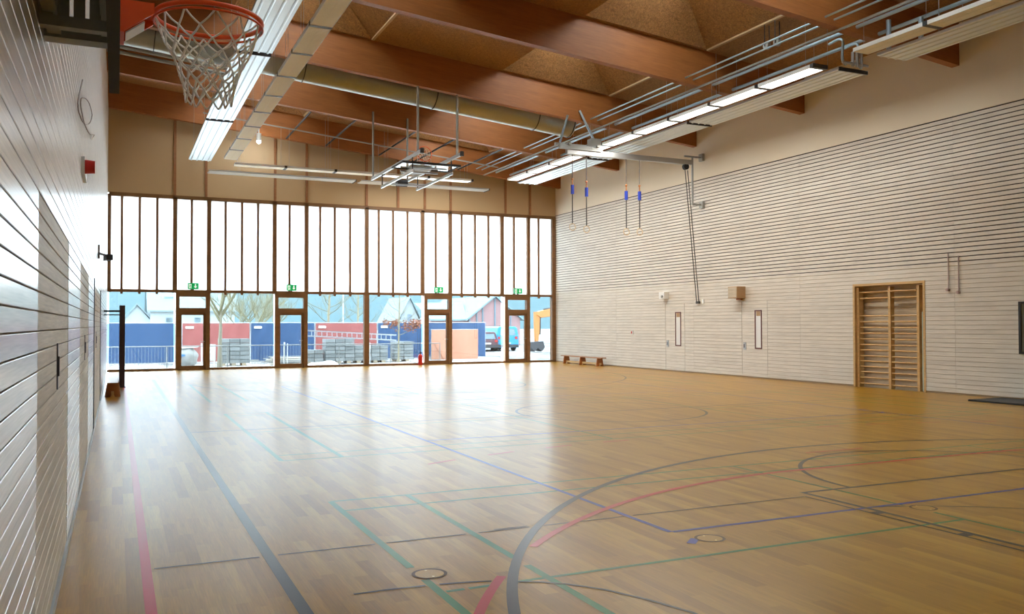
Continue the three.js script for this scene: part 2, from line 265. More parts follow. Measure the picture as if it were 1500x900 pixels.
// roof: eight glulam beams and a strand-board deck with splayed rooflights between them
const shear = new THREE.Matrix4().set(1, 0, 0, 0, -0.0968, 1, 0, 9.385, 0, 0, 1, 0, 0, 0, 0, 1);
const rbox = (...a) => { const g = box(...a); g.applyMatrix4(shear); return g; };
const BZ = [1.05, -3.9, -8.87, -13.85, -18.8, -23.82, -28.76, -33.62], BW = 0.1;
const beamLabels = ['last glulam roof beam, above the rear wall', 'glulam roof beam seventh from the window wall', 'glulam roof beam sixth from the window wall', 'glulam roof beam fifth from the window wall, over the gap in the right light strip', 'wide orange-brown glulam roof beam fourth from the window wall, the fullest in view', 'glulam roof beam just in front of the round air duct', 'glulam roof beam second from the window wall, behind the air duct', 'glulam roof beam directly above the window wall panels'];
BZ.forEach((z, i) => solo('roof_beam', rbox(-0.3, XR + 0.25, 0, 1.02, z - BW, z + BW), M.glulam, beamLabels[i], 'beam', 'glulam roof beams'));
const ceil = setting('ceiling', 'strand-board roof deck with splayed rooflight shafts', 'ceiling');
const deckPanel = (x0, x1, z0, z1) => mesh('deck_panel', rbox(x0, x1, 1.0, 1.12, z0, z1), M.osb, ceil);
const R = (x, o, z) => [x, roofY(x) + o, z];
for (let i = -1; i < BZ.length; i++) {
  const z1 = i < 0 ? ZB + 0.2 : BZ[i] - (i === BZ.length - 1 ? 0 : BW), z0 = i === BZ.length - 1 ? ZW - 0.3 : BZ[i + 1] + (i < 0 ? BW : BW);
  if (i < 0 || i === BZ.length - 1) { deckPanel(-0.3, XR + 0.3, z0, z1); continue; }
  deckPanel(-0.3, 3.1, z0, z1); deckPanel(6.8, 10.85, z0, z1); deckPanel(14.55, XR + 0.3, z0, z1);
  for (const [a, b] of [[3.1, 6.8], [10.85, 14.55]]) {
    const e = 0.12, f0 = z0 + e, f1 = z1 - e, ta = a + 0.75, tb = b - 1.35, t0 = z0 + 0.95, t1 = z1 - 0.95, H = 2.05, T = [0, 0.05, 0];
    deckPanel(a, b, z0, f0); deckPanel(a, b, f1, z1);
    const s = (l) => mesh('shaft_side', slab(l, T), M.osb, ceil, 'splayed strand-board side of a rooflight');
    s([R(a, 1, f0), R(b, 1, f0), R(tb, H, t0), R(ta, H, t0)]); s([R(b, 1, f1), R(a, 1, f1), R(ta, H, t1), R(tb, H, t1)]);
    s([R(b, 1, f0), R(b, 1, f1), R(tb, H, t1), R(tb, H, t0)]); s([R(a, 1, f1), R(a, 1, f0), R(ta, H, t0), R(ta, H, t1)]);
    mesh('rooflight_pane', slab([R(ta - 0.1, H + 0.05, t0 - 0.1), R(tb + 0.1, H + 0.05, t0 - 0.1), R(tb + 0.1, H + 0.05, t1 + 0.1), R(ta - 0.1, H + 0.05, t1 + 0.1)], [0, 0.01, 0]), M.dome, ceil, 'milky rooflight pane');
    mesh('edge_lath', rbox(b, b + 0.07, 0.955, 1.0, f0, f1), M.lath, ceil, 'pale lath on the edge of a rooflight');
  }
}
// timber panels over the window wall
const wf = setting('wall_front', 'plywood panels with brown battens above the glazing', 'wall');
{
  const xs = [0, 2.23, 3.32, 5.84, 7.05, 9.45, 10.77, 11.92, 13.06, 15.59, 16.77, 18.04];
  for (let i = 0; i + 1 < xs.length; i++) mesh('wood_panel', slab([[xs[i] + 0.004, 6.46, ZW], [xs[i + 1] - 0.004, 6.46, ZW], [xs[i + 1] - 0.004, roofY(xs[i + 1]) + 1, ZW], [xs[i] + 0.004, roofY(xs[i]) + 1, ZW]], [0, 0, -0.03]), M.ply, wf);
  for (const x of xs.slice(1, -1)) mesh('batten', slab([[x - 0.045, 6.46, ZW + 0.05], [x + 0.045, 6.46, ZW + 0.05], [x + 0.045, roofY(x) + 0.4, ZW + 0.05], [x - 0.045, roofY(x) + 0.4, ZW + 0.05]], [0, 0, -0.05]), M.batten, wf);
  mesh('outer_wall', slab([[-0.3, 6.46, ZW - 0.05], [XR + 0.3, 6.46, ZW - 0.05], [XR + 0.3, roofY(XR) + 1.05, ZW - 0.05], [-0.3, roofY(0) + 1.05, ZW - 0.05]], [0, 0, -0.25]), M.backingLight, wf);
  mesh('sill', box(0, XR, -0.05, 0.075, ZW - 0.22, ZW + 0.0), M.frame, wf); mesh('threshold_ground', box(-0.3, XR + 0.3, -0.3, -0.05, ZW - 0.3, ZW - 0.0), M.plaster, wf);
}
// glazing: mullions, milky upper panes, clear lower panes, four doors
const mul = [0.03, 0.46, 1.05, 1.64, 2.25, 2.83, 3.44, 4.03, 4.63, 5.22, 5.84, 6.41, 7.06, 7.6, 8.18, 8.8, 9.47, 9.98, 10.58, 11.2, 11.84, 12.43, 13.06, 13.59, 14.2, 14.82, 15.45, 16.03, 16.72, 17.23, 17.9];
const bays = [[0, 4, 0], [4, 6, 1], [6, 10, 0], [10, 12, 2], [12, 16, 0], [16, 20, 0], [20, 22, 3], [22, 26, 0], [26, 28, 4], [28, 30, 0]];
const bayNames = ['by the left wall', 'over the first exit door', 'between the first and second exit doors', 'over the second exit door', 'right of the second exit door', 'left of the third exit door', 'over the third exit door', 'between the third and fourth exit doors', 'over the fourth exit door', 'by the slatted wall'];
bays.forEach(([a, b, door], n) => {
  const w = setting(`window_${n + 1}`, `tall glazing bay ${bayNames[n]}`, 'window');
  for (let i = a; i < b; i++) mesh('milky_pane', box(mul[i] + 0.02, mul[i + 1] - 0.02, 2.97, 6.33, ZW - 0.12, ZW - 0.112), M.milk, w, 'milky upper pane');
  for (let i = a; i <= b; i++) { if (i === b && n < bays.length - 1) continue; const post = i === a; const e = post ? 0.075 : 0.04; mesh('mullion', box(mul[i] - e, mul[i] + e, 2.86, 6.4, ZW - 0.2, ZW - (post ? 0.0 : 0.04)), M.frame, w); if (!post) mesh('mullion_foot', box(mul[i] - 0.04, mul[i] + 0.04, 2.80, 2.87, ZW - 0.12, ZW - 0.02), M.frame, w); }
  mesh('top_rail', box(mul[a], mul[b], 6.33, 6.46, ZW - 0.2, ZW), M.frame, w); mesh('transom', box(mul[a], mul[b], 2.87, 2.97, ZW - 0.2, ZW - 0.01), M.frame, w);
  if (!door) { mesh('clear_pane', box(mul[a] + 0.03, mul[b] - 0.03, 0.07, 2.87, ZW - 0.115, ZW - 0.108), M.pane, w, 'clear lower pane'); if (n === 5) mesh('post', box(mul[a] - 0.1, mul[a] + 0.1, 0.05, 2.87, ZW - 0.22, ZW + 0.0), M.frame, w); if (n === 9) mesh('post', box(17.86, XR + 0.02, 0.05, 6.46, ZW - 0.22, ZW + 0.0), M.frame, w, 'brown corner post'); }
});
const DX = [[2.28, 3.48], [5.85, 7.1], [11.9, 13.12], [15.56, 16.76]];
DX.forEach(([a, b], i) => {
  const d = setting(`door_${i + 1}`, `brown timber glazed exit door, ${['first', 'second', 'third', 'fourth'][i]} from the left wall`, 'door'), F = ZW - 0.2, N = ZW + 0.03;
  for (const [p, q] of [[a, a + 0.13], [b - 0.15, b]]) mesh('jamb', box(p, q, 0.0, 2.9, F, N), M.frame, d);
  mesh('head', box(a + 0.13, b - 0.15, 2.72, 2.9, F, N), M.frame, d); mesh('rail', box(a + 0.13, b - 0.15, 2.12, 2.3, F, N - 0.01), M.frame, d);
  mesh('toplight_pane', box(a + 0.13, b - 0.15, 2.3, 2.72, ZW - 0.11, ZW - 0.104), M.pane, d);
  for (const [p, q] of [[a + 0.13, a + 0.21], [b - 0.23, b - 0.15]]) mesh('leaf_stile', box(p, q, 0.05, 2.12, ZW - 0.15, ZW - 0.03), M.frame, d);
  mesh('leaf_rail', box(a + 0.21, b - 0.23, 2.04, 2.12, ZW - 0.15, ZW - 0.03), M.frame, d); mesh('leaf_rail', box(a + 0.21, b - 0.23, 0.05, 0.16, ZW - 0.15, ZW - 0.03), M.frame, d);
  mesh('leaf_pane', box(a + 0.21, b - 0.23, 0.16, 2.04, ZW - 0.10, ZW - 0.094), M.pane, d);
  mesh('handle', [rod([b - 0.19, 1.05, ZW - 0.03], [b - 0.19, 1.05, ZW + 0.02], 0.012), rod([b - 0.19, 1.05, ZW + 0.02], [b - 0.33, 1.05, ZW + 0.02], 0.011)], M.steel, d);
});
// ---------------------------------------------------------------- ring of lights and radiant heating panels, 7.3 m up
const HL = 7.3, LW = 0.42;
function luminaire(L, on) { // lies along z, its glowing side down
  const g = new THREE.Group(), h = LW / 2;
  mesh('housing', [box(-h, h, 0.05, 0.07, -L / 2, L / 2), box(-h, -h + 0.012, -0.01, 0.06, -L / 2, L / 2), box(h - 0.012, h, -0.01, 0.06, -L / 2, L / 2), box(-h, h, -0.01, 0.06, -L / 2, -L / 2 + 0.012), box(-h, h, -0.01, 0.06, L / 2 - 0.012, L / 2)], M.white, g);
  mesh('end_cap', box(-h - 0.005, h + 0.005, -0.015, 0.075, L / 2, L / 2 + 0.095), M.darkSteel, g, 'dark joint between two luminaires');
  for (const x of [-0.1, 0.1]) { if (on) mesh('glowing_diffuser', box(x - 0.088, x + 0.088, 0.0, 0.02, -L / 2 + 0.02, L / 2 - 0.02), M.tubeOn, g, 'white glowing diffuser strip'); else mesh('tube', rod([x, 0.022, -L / 2 + 0.05], [x, 0.022, L / 2 - 0.05], 0.014, 8), M.white, g); }
  const bl = []; for (let k = 1; k < (on ? 2 : 30); k++) { const z = -L / 2 + k * L / 30; bl.push(box(-h + 0.012, h - 0.012, -0.008, 0.012, z - 0.0015, z + 0.0015)); }
  for (const x of [-0.006, 0.006, -h + 0.016, h - 0.016]) bl.push(box(x - 0.002, x + 0.002, -0.008, 0.03, -L / 2 + 0.012, L / 2 - 0.012));
  if (!on) bl.push(box(-h + 0.012, h - 0.012, -0.004, 0.002, -L / 2 + 0.012, L / 2 - 0.012));
  mesh('louvre', bl, on ? M.white : M.louvre, g);
  return g;
}
function placeLum(proto, pos, turn, label, group, on, rail = true) {
  const g = proto.clone(); g.name = numbered('luminaire'); g.userData = { label, category: 'lamp', group }; g.position.set(...pos); g.rotation.y = turn; scene.add(g);
  const L = proto.userData.L, top = roofY(pos[0]) + 0.98 - pos[1];
  for (const k of [-0.42, 0.42]) { const hx = turn ? pos[0] + k * L : pos[0]; mesh('suspension_wire', rod([0, 0.07, k * L], [0, rail ? roofY(hx) - (turn ? 0.068 : 0.052) - pos[1] : top, k * L], 0.004, 5), M.steel, g); }
  if (on) { const l = new THREE.RectAreaLight(new THREE.Color(1, 0.95, 0.88), LAMP, LW * 0.85, L * 0.95); l.position.set(pos[0], pos[1] - 0.025, pos[2]); l.rotation.set(-Math.PI / 2, 0, turn); scene.add(l); }
  return g;
}
const PITCH = 1.8, off = luminaire(PITCH - 0.1, false), lit = luminaire(PITCH - 0.1, true); off.userData.L = lit.userData.L = PITCH;
for (let k = 0; k < 12; k++) placeLum(off, [3.79, HL, -29.7 + k * PITCH], 0, 'switched-off louvred strip luminaire of the row beside the left heating panel', 'unlit row beside the left heating panel', false, false);
for (let k = 0; k < 9; k++) placeLum(lit, [14.36, HL, -29.75 + k * 1.81], 0, 'lit strip luminaire of the glowing row in front of the slatted wall', 'lit row in front of the slatted wall', true);
for (let k = 0; k < 4; k++) placeLum(off, [14.36, HL, -12.35 + k * PITCH], 0, 'switched-off strip luminaire of the row beyond the pipe drop on the right', 'unlit row beyond the pipe drop', false);
for (let k = 0; k < 5; k++) { const on = k >= 3; placeLum(on ? lit : off, [4.9 + k * PITCH, HL, -31.6], Math.PI / 2, on ? 'lit strip luminaire of the cross row before the window panels' : 'switched-off strip luminaire of the cross row before the window panels', on ? 'lit cross row' : 'unlit cross row', on); }
for (const [a, b, n] of [[R(14.36, -0.03, -33.5), R(14.36, -0.03, 1), 'under the beams above the lit row'], [R(3.0, -0.045, -31.6), R(14.2, -0.045, -31.6), 'under the conduits above the cross row']]) solo('mounting_rail', bar(a, b, 0.05, 0.04), M.greySteel, `slim grey mounting rail ${n}`, 'rail');
function panelGeo(W, L) { // ribbed heating panel along z: sheet with shallow pipes pressed into it
  const s = [], n = 4; s.push([-W / 2, 0.05], [-W / 2, 0]);
  for (let i = 0; i < n; i++) { const c = -W / 2 + W * (i + 0.5) / n, r = 0.022; s.push([c - 0.03, 0], [c - 0.015, -r * 0.8], [c, -r], [c + 0.015, -r * 0.8], [c + 0.03, 0]); }
  s.push([W / 2, 0], [W / 2, 0.05], [W / 2 - 0.012, 0.05], [W / 2 - 0.012, 0.015], [-W / 2 + 0.012, 0.015], [-W / 2 + 0.012, 0.05]);
  const g = prism(s, L); g.translate(0, 0, -L / 2); return metreUV(g);
}
function radiant(pos, W, L, turn, label) {
  const t = thing('radiant_panel', label, 'heater', pos, 'ceiling heating panels', turn);
  mesh('ribbed_sheet', panelGeo(W, L), M.galv, t); mesh('cross_strap', [box(-W / 2, W / 2, -0.03, 0.052, L / 2 - 0.015, L / 2 + 0.02)], M.darkSteel, t);
  for (const k of [-0.3, 0.3]) for (const q of [-0.4, 0.4]) { const hx = turn ? pos[0] + k * L : pos[0] + q * W; mesh('hanger', rod([q * W, 0.04, k * L], [q * W, roofY(hx) + (hx < 14.5 && hx > 10.8 ? 0.1 : 0.98) - pos[1], k * L], 0.005, 5), M.steel, t); }
  return t;
}
radiant([2.86, HL, -28.0], 0.72, 6.3, 0, 'far galvanised ribbed heating panel of the row beside the left wall'); radiant([2.86, HL, -21.55], 0.72, 6.3, 0, 'middle galvanised ribbed heating panel of the row beside the left wall'); radiant([2.86, HL, -15.1], 0.72, 6.3, 0, 'galvanised ribbed heating panel running past the basketball hoop');
radiant([6.0, HL - 0.06, -33.05], 0.6, 5.4, Math.PI / 2, 'left heating panel of the cross row before the window panels'); radiant([11.6, HL - 0.06, -33.05], 0.6, 5.4, Math.PI / 2, 'right heating panel of the cross row before the window panels');
radiant([15.25, HL, -28.3], 0.85, 5.6, 0, 'far ribbed heating panel beside the lit row'); radiant([15.25, HL, -22.6], 0.85, 5.5, 0, 'ribbed heating panel beside the lit row, over the gymnastic rings boom'); radiant([15.25, HL, -17.0], 0.85, 5.5, 0, 'ribbed heating panel beside the lit row, next to the pipe drop'); radiant([15.25, HL, -9.6], 0.85, 7.2, 0, 'ribbed heating panel beside the unlit row on the right');
// supply pipes over the lit row
for (const [x, r, n] of [[13.95, 0.022, 'thin outer'], [14.2, 0.022, 'thin inner'], [14.85, 0.042, 'thick blue-grey'], [15.5, 0.042, 'thick outer blue-grey']]) solo('heating_pipe', rod([x, roofY(x) + 0.14, -33.3], [x, roofY(x) + 0.14, 1], r, 10), M.pipe, `${n} heating pipe running through the beams over the lit row`, 'pipe');
{ const t = thing('pipe_drop', 'bent feed pipes dropping from the roof to the heating panels', 'pipe', [14.75, 0.04, -14.02]);
  for (const [x, z] of [[0.08, -0.12], [0.62, -0.2]]) mesh('feed_pipe', tube([[x, 7.9, z - 0.4], [x, 7.92, z - 0.08], [x, 7.86, z], [x, 7.7, z], [x, 7.42, z], [x + 0.1, 7.34, z]], 0.03, 30, 8), M.pipe, t); for (let k = 0; k < 3; k++) mesh('valve', rod([0.3 + k * 0.13, 7.3, -0.05], [0.3 + k * 0.13, 7.62, -0.05], 0.035, 10), M.steel, t); mesh('manifold', rod([0, 7.36, -0.05], [0.75, 7.36, -0.05], 0.03, 10), M.steel, t);
 }
for (const [x, z, y, n] of [[14.95, -13.0, 7.66, 'nearer the beam'], [15.3, -12.5, 7.6, 'above the unlit row']]) solo('pipe_stub', rod([x, x > 15 ? 7.35 : 7.38, z], [x, y + 0.35, z], 0.05, 10), M.pipe, `short upright blue-grey pipe stub ${n}`, 'pipe');
for (const [x, i] of [[13.95, 0], [14.0, 1]]) { const t = thing('pulley_block', i ? 'upper steel pulley block hanging under the roof deck' : 'lower steel pulley block hanging under the roof deck', 'pulley', [14.66, roofY(14.66) + 0.44 - i * 0.02, -16.37 + i * 0.36]); each('hook_bar', [rod([-0.07, 0, 0], [-0.07, 0.53, 0], 0.012, 6), rod([0.07, 0, 0], [0.07, 0.53, 0], 0.012, 6)], M.darkSteel, t); mesh('sheave', rod([-0.05, 0.02, 0], [0.05, 0.02, 0], 0.09, 16), M.greySteel, t); }
// thin conduits between the two beams next to the window wall
[6.18, 7.7, 9.83, 11.3, 13.2].forEach((x) => solo('roof_conduit', rod([x, roofY(x) + 0.02, -33.5], [x, roofY(x) + 0.02, -28.87], 0.035, 8), M.darkSteel, 'thin dark conduit crossing under the roof between the last two beams', 'conduit', 'conduits between the last two beams'));
// spiral air duct
{ const t = thing('air_duct', 'large round spiral-seam metal air duct behind a roof beam', 'duct'), z = -24.62, o = 0.10, r = 0.42, a = Math.atan(0.0968);
  const ductPart = mesh('duct_pipe', rod(R(0.07, o, z), R(13.7, o, z), r, 48), mat([0.36, 0.36, 0.32], 0.38, { metalness: 0.75 }), t);
  const hel = []; for (let k = 0; k <= 13.6 / 0.16 * 10; k++) { const x = 0.12 + k * 0.016, q = k / 10 * 2 * Math.PI; hel.push(V(x, roofY(x) + o + Math.cos(q) * (r + 0.002), z + Math.sin(q) * (r + 0.002))); }
  mesh('spiral_seam', new THREE.TubeGeometry(new THREE.CatmullRomCurve3(hel), hel.length, 0.005, 4), M.steel, ductPart);
  for (const x of [1.2, 5.1, 9.0, 12.4, 13.65]) { const g = new THREE.TorusGeometry(r + 0.006, 0.016, 6, 48); g.rotateY(Math.PI / 2); g.rotateZ(-a); g.translate(...R(x, o, z)); mesh('joint_band', g, M.darkSteel, ductPart); }
  for (const k of [0, 1]) mesh('side_pipe', rod(R(0.02, 0.1 - k * 0.02, -26.3 - k * 0.5), R(3.4, 0.1 - k * 0.02, -26.3 - k * 0.5), 0.05, 10), M.greySteel, t);
}
{ const t = thing('spot_lamp', 'small round bright spot lamp under the roof near the window panels', 'lamp', [5.08, 8.5, -33.0]); mesh('lamp_body', rod([0, 0.02, 0], [0, 0.3, 0], 0.09, 16), M.white, t); const b = new THREE.SphereGeometry(0.085, 16, 10); mesh('bulb', b, new THREE.MeshStandardMaterial({ color: 0xffffff, emissive: lin(0.9, 0.95, 1), emissiveIntensity: 4 }), t); mesh('stem', rod([0, 0.3, 0], [0, 0.42 + roofY(5.08) + 0.56 - 8.5, 0], 0.02, 8), M.white, t);
  const l = new THREE.PointLight(new THREE.Color(0.9, 0.95, 1), 1.5); l.position.set(5.08, 8.36, -33.0); l.castShadow = true; scene.add(l); }

// ---------------------------------------------------------------- nets and hoops
function netGeo(r0, r1, H, n, rows, rr, dx = 0) {
  const P = (k, j, half) => { const t = j / rows, a = (k + (half ? 0.5 : 0)) / n * Math.PI * 2, r = (r0 + (r1 - r0) * Math.pow(t, 0.75)) * (t > 0.9 ? 1.08 : 1); return V(Math.cos(a) * r + dx * t * t + 0.006 * Math.sin(5 * a + j), -H * (t < 0.2 ? t * 1.35 : 0.07 + t * 0.93), Math.sin(a) * r + 0.006 * Math.cos(4 * a + 2 * j)); };
  const g = [];
  for (let j = 0; j < rows; j++) for (let k = 0; k < n; k++) { const h = j % 2; for (const s of [0, 1]) { const A = P(k, j, h), B = P(k + (h ? s : s - 1), j + 1, !h), m = A.clone().lerp(B, 0.5); m.y -= 0.006; g.push(tube([A, m, B], rr, 4, 5)); } if (j) { const q = new THREE.SphereGeometry(rr * 1.5, 6, 5); const A = P(k, j, h); q.translate(A.x, A.y, A.z); g.push(q); } }
  return join(g);
}
{ // wall hoop: board parallel to the left wall, seen edge-on
  const t = thing('basketball_hoop', 'orange basketball hoop with white net on a wall-mounted board seen edge-on', 'hoop', [0, 3.05, -4.1]);
  mesh('backboard', box(0.296, 0.318, -0.12, 0.93, -0.9, 0.9), M.white, t); mesh('edge_pad', [box(0.284, 0.334, -0.15, -0.08, -0.92, 0.92), box(0.284, 0.334, -0.15, 0.95, 0.87, 0.92), box(0.284, 0.334, -0.15, 0.95, -0.92, -0.87)], M.pad, t, 'dark grey padding round the board edge');
  const rim = new THREE.TorusGeometry(0.228, 0.011, 12, 64); rim.rotateX(Math.PI / 2); rim.translate(0.702, 0, 0); const rail = new THREE.TorusGeometry(0.233, 0.005, 8, 64); rail.rotateX(Math.PI / 2); rail.translate(0.702, -0.026, 0);
  const ringPart = mesh('rim', [rim], M.orange, t, 'orange ring'); mesh('net_rail', rail, M.orange, ringPart);
  mesh('mounting_plate', [box(0.334, 0.35, -0.13, 0.16, -0.1, 0.1), box(0.35, 0.47, -0.012, 0.014, -0.085, 0.085), slab([[0.35, -0.012, -0.085], [0.47, -0.012, -0.085], [0.47, -0.03, -0.085], [0.35, -0.12, -0.085]], [0, 0, 0.012]), slab([[0.35, -0.012, 0.073], [0.47, -0.012, 0.073], [0.47, -0.03, 0.073], [0.35, -0.12, 0.073]], [0, 0, 0.012])], M.orange, t, 'orange steel bracket'); mesh('bolt', [rod([0.40, 0.014, 0.04], [0.40, 0.022, 0.04], 0.014, 10), rod([0.40, 0.014, -0.04], [0.40, 0.022, -0.04], 0.014, 10)], M.brass, t); mesh('underside_plate', slab([[0.355, -0.118, -0.06], [0.355, -0.118, 0.06], [0.43, -0.06, 0.06], [0.43, -0.06, -0.06]], [0.002, -0.006, 0]), M.white, t, 'white plate under the bracket');
  const net = netGeo(0.226, 0.085, 0.36, 12, 8, 0.0046, 0.0); net.translate(0.702, -0.022, 0); mesh('net', net, M.cord, ringPart, 'knotted off-white cord net');
  const fr = []; for (const z of [-0.62, -0.2, 0.2, 0.62]) fr.push(bar([0.0, 0.15, z], [0.0, 0.95, z], 0.06, 0.05), bar([0.28, 0.12, z], [0.28, 0.95, z], 0.05, 0.03), bar([0.02, 0.2, z], [0.27, 0.35, z], 0.04), bar([0.02, 0.85, z], [0.27, 0.6, z], 0.04));
  for (const y of [0.08, 0.4, 0.75]) fr.push(bar([0.045, y, -0.68], [0.045, y, 0.68], 0.06, 0.09), bar([0.265, y, -0.68], [0.265, y, 0.68], 0.03, 0.06));
  mesh('wall_frame', fr, M.greySteel, t, 'grey steel wall frame'); for (const x of [0.035, 0.1, 0.165, 0.23]) mesh('frame_slat', box(x - 0.024, x + 0.024, 0.0, 0.95, -0.3, -0.28), mat([0.36, 0.36, 0.3], 0.5), t); mesh('frame_foot', box(0.005, 0.28, -0.03, 0.02, -0.32, -0.26), M.greySteel, t); mesh('frame_tie', box(0.005, 0.28, 0.2, 0.27, -0.27, -0.2), M.steel, t); each('frame_shoe', [box(0.0, 0.28, 0.02, 0.06, -0.7, -0.6), box(0.0, 0.28, 0.02, 0.06, 0.1, 0.2)], M.greySteel, t);
}
{ // folding goal hung under the roof, its glass board lying flat
  const t = thing('ceiling_basketball_goal', 'folded-up basketball goal with glass board hanging from steel rods', 'hoop', [8.85, 6.2, -26.2]), X = [-0.62, 0.6];
  X.forEach((x, i) => { const xx = 8.85 + x;
    mesh('hanging_rod', bar([x, 0.45, 2.4], [x, roofY(xx) - 6.2 + 0.02, 2.4], 0.055), M.greySteel, t); mesh('hanging_rod', bar([x, 0.45, -2.42], [x, roofY(xx) - 6.2 + 0.35, -2.42], 0.055), M.greySteel, t);
    mesh('upper_arm', bar([x, 0.45, 2.75], [x, 0.45, -2.6], 0.07, 0.09), M.steel, t); mesh('arm_cap', box(x - 0.05, x + 0.05, 0.38, 0.52, 2.75, 2.82), M.black, t); mesh('lower_arm', bar([x, 0.0, 2.0], [x, 0.0, -1.4], 0.05, 0.08), M.galv, t); mesh('link', [bar([x, 0, 1.9], [x, 0.42, 1.9], 0.03), bar([x, 0, -1.3], [x, 0.42, -1.3], 0.03)], M.darkSteel, t); });
  mesh('glass_board', box(-0.9, 0.9, 0.26, 0.28, 0.8, 1.85), M.glassy, t, 'clear board'); mesh('board_frame', [box(-0.92, 0.92, 0.235, 0.30, 1.83, 1.89), box(-0.92, 0.92, 0.245, 0.29, 0.76, 0.81), box(-0.92, -0.88, 0.245, 0.29, 0.8, 1.85), box(0.88, 0.92, 0.245, 0.29, 0.8, 1.85)], M.black, t, 'dark edge pad');
  each('cross_bar', [bar([-0.62, 0.2, 0.7], [0.6, 0.2, 0.7], 0.05), bar([-0.62, 0.0, -0.6], [0.6, 0.0, -0.6], 0.05), bar([-0.62, 0.2, 1.5], [0.6, 0.2, 1.5], 0.04)], M.steel, t); const mo = rod([-0.25, 0.1, -0.9], [0.1, 0.1, -0.9], 0.12, 16); mesh('winch', mo, M.darkSteel, t); mesh('centre_plate', box(-0.45, 0.2, 0.2, 0.24, 0.2, 1.3), M.greySteel, t);
  const rim = new THREE.TorusGeometry(0.228, 0.01, 8, 40); rim.translate(-0.05, 0.66, 1.32); const ringPart = mesh('rim', rim, M.orange, t); const n = netGeo(0.226, 0.12, 0.38, 10, 6, 0.0035); n.rotateX(Math.PI / 2 * 0.75); n.translate(-0.05, 0.62, 1.32); mesh('net', n, M.cord, ringPart);
}
// ---------------------------------------------------------------- gymnastic rings on a swing boom
{ const t = thing('rings_boom', 'grey swing boom with a wall bracket carrying the gymnastic rings', 'boom', [0, 7.0, -23.4]);
  mesh('boom_beam', bar([12.9, 0, 0], [17.58, 0, 0], 0.14, 0.16), M.steel, t); const wb2 = thing('boom_bracket', 'grey steel wall bracket holding the rings boom', 'bracket', [0, 7.0, -23.4]); mesh('bracket_frame', [bar([17.62, -1.4, 0], [17.62, 0.2, 0], 0.05), bar([17.3, 0.2, 0], [18.03, 0.2, 0], 0.05), bar([17.62, -1.38, 0], [18.03, -1.38, 0], 0.06), box(17.95, XR, -1.5, -1.26, -0.1, 0.1), box(17.95, XR, 0.08, 0.32, -0.1, 0.1)], M.greySteel, wb2); mesh('pulley', rod([17.35, -0.15, -0.06], [17.35, -0.15, 0.06], 0.1, 14), M.black, t);
  mesh('pivot_frame', [bar([12.6, 0.12, 0.1], [14.1, 0.12, 0.1], 0.1, 0.14), bar([12.6, 0.25, -0.2], [14.1, 0.25, -0.2], 0.08), bar([12.9, 0.2, -0.25], [12.9, 0.2, 0.25], 0.08), bar([13.9, 0.2, -0.25], [13.9, 0.2, 0.25], 0.08), box(13.7, 14.05, 0.1, 0.45, -0.12, 0.16)], M.greySteel, t);
  mesh('strut', [bar([13.5, 1.38, -0.25], [14.0, 0.35, -0.1], 0.06), bar([12.75, 0.3, -0.15], [13.1, 1.2, -0.28], 0.05)], M.pipe, t);
  const pc = thing('pull_cord', 'pair of long dark pull cords running from the boom down the slatted wall', 'cord', [0, 7.0, -23.4]); each('cord', [rod([17.33, -0.26, 0.0], [17.98, -4.62, -0.3], 0.014, 6), rod([17.43, -0.26, 0.0], [18.01, -4.62, -0.22], 0.014, 6)], M.rope, pc); mesh('cord_cleat', box(17.97, XR, -4.66, -4.58, -0.34, -0.18), M.darkSteel, pc);
}
[[13.1, 4.67, 'first'], [13.6, 4.62, 'second'], [15.05, 4.6, 'third'], [15.55, 4.62, 'fourth']].forEach(([x, y, n]) => {
  const t = thing('gymnastic_ring', `gymnastic ring on a rope with blue sleeve, ${n} along the boom`, 'ring', [x, y, -23.4], 'gymnastic rings');
  const r = new THREE.TorusGeometry(0.105, 0.014, 10, 32); mesh('ring', r, mat([0.68, 0.5, 0.3], 0.4), t); mesh('strap', rod([0, 0.11, 0], [0, 1.02, 0], 0.017, 6), M.rope, t); mesh('blue_sleeve', rod([0, 1.02, 0], [0, 1.3, 0], 0.055, 8), M.blue, t, 'dark blue sleeve'); mesh('buckle', [rod([0, 1.3, 0], [0, 1.45, 0], 0.02, 6), new THREE.SphereGeometry(0.04, 8, 6).translate(0, 1.48, 0)], M.bench, t); mesh('rope', rod([0, 1.5, 0], [0, 6.918 - y, 0], 0.012, 6), M.rope, t);
});
// ---------------------------------------------------------------- right wall furnishings
function bench(L, label, pos, turn) {
  const t = thing('gym_bench', label, 'bench', pos, undefined, turn);
  mesh('seat', box(-L / 2, L / 2, 0.31, 0.345, -0.115, 0.115), M.benchTop, t); mesh('balance_beam', box(-L / 2 + 0.2, L / 2 - 0.2, 0.05, 0.13, -0.03, 0.03), M.bars, t);
  for (const k of [-1, 0, 1]) { const x = k * (L / 2 - 0.32); const g = prism([[-0.17, 0], [-0.05, 0], [-0.03, 0.05], [0.03, 0.05], [0.05, 0], [0.17, 0], [0.115, 0.31], [-0.115, 0.31]], 0.045); g.rotateY(Math.PI / 2); g.translate(x - 0.02, 0, 0); mesh('trestle', metreUV(g), M.bench, t); }
  return t;
}
bench(3.4, 'orange-brown wooden gymnastics bench along the slatted wall', [XR - 0.35, 0, -31.0], Math.PI / 2 - 0.0);
{ const t = bench(3.1, 'dark wooden gymnastics bench along the left wall by the post', [0.24, 0, -23.4], Math.PI / 2); }
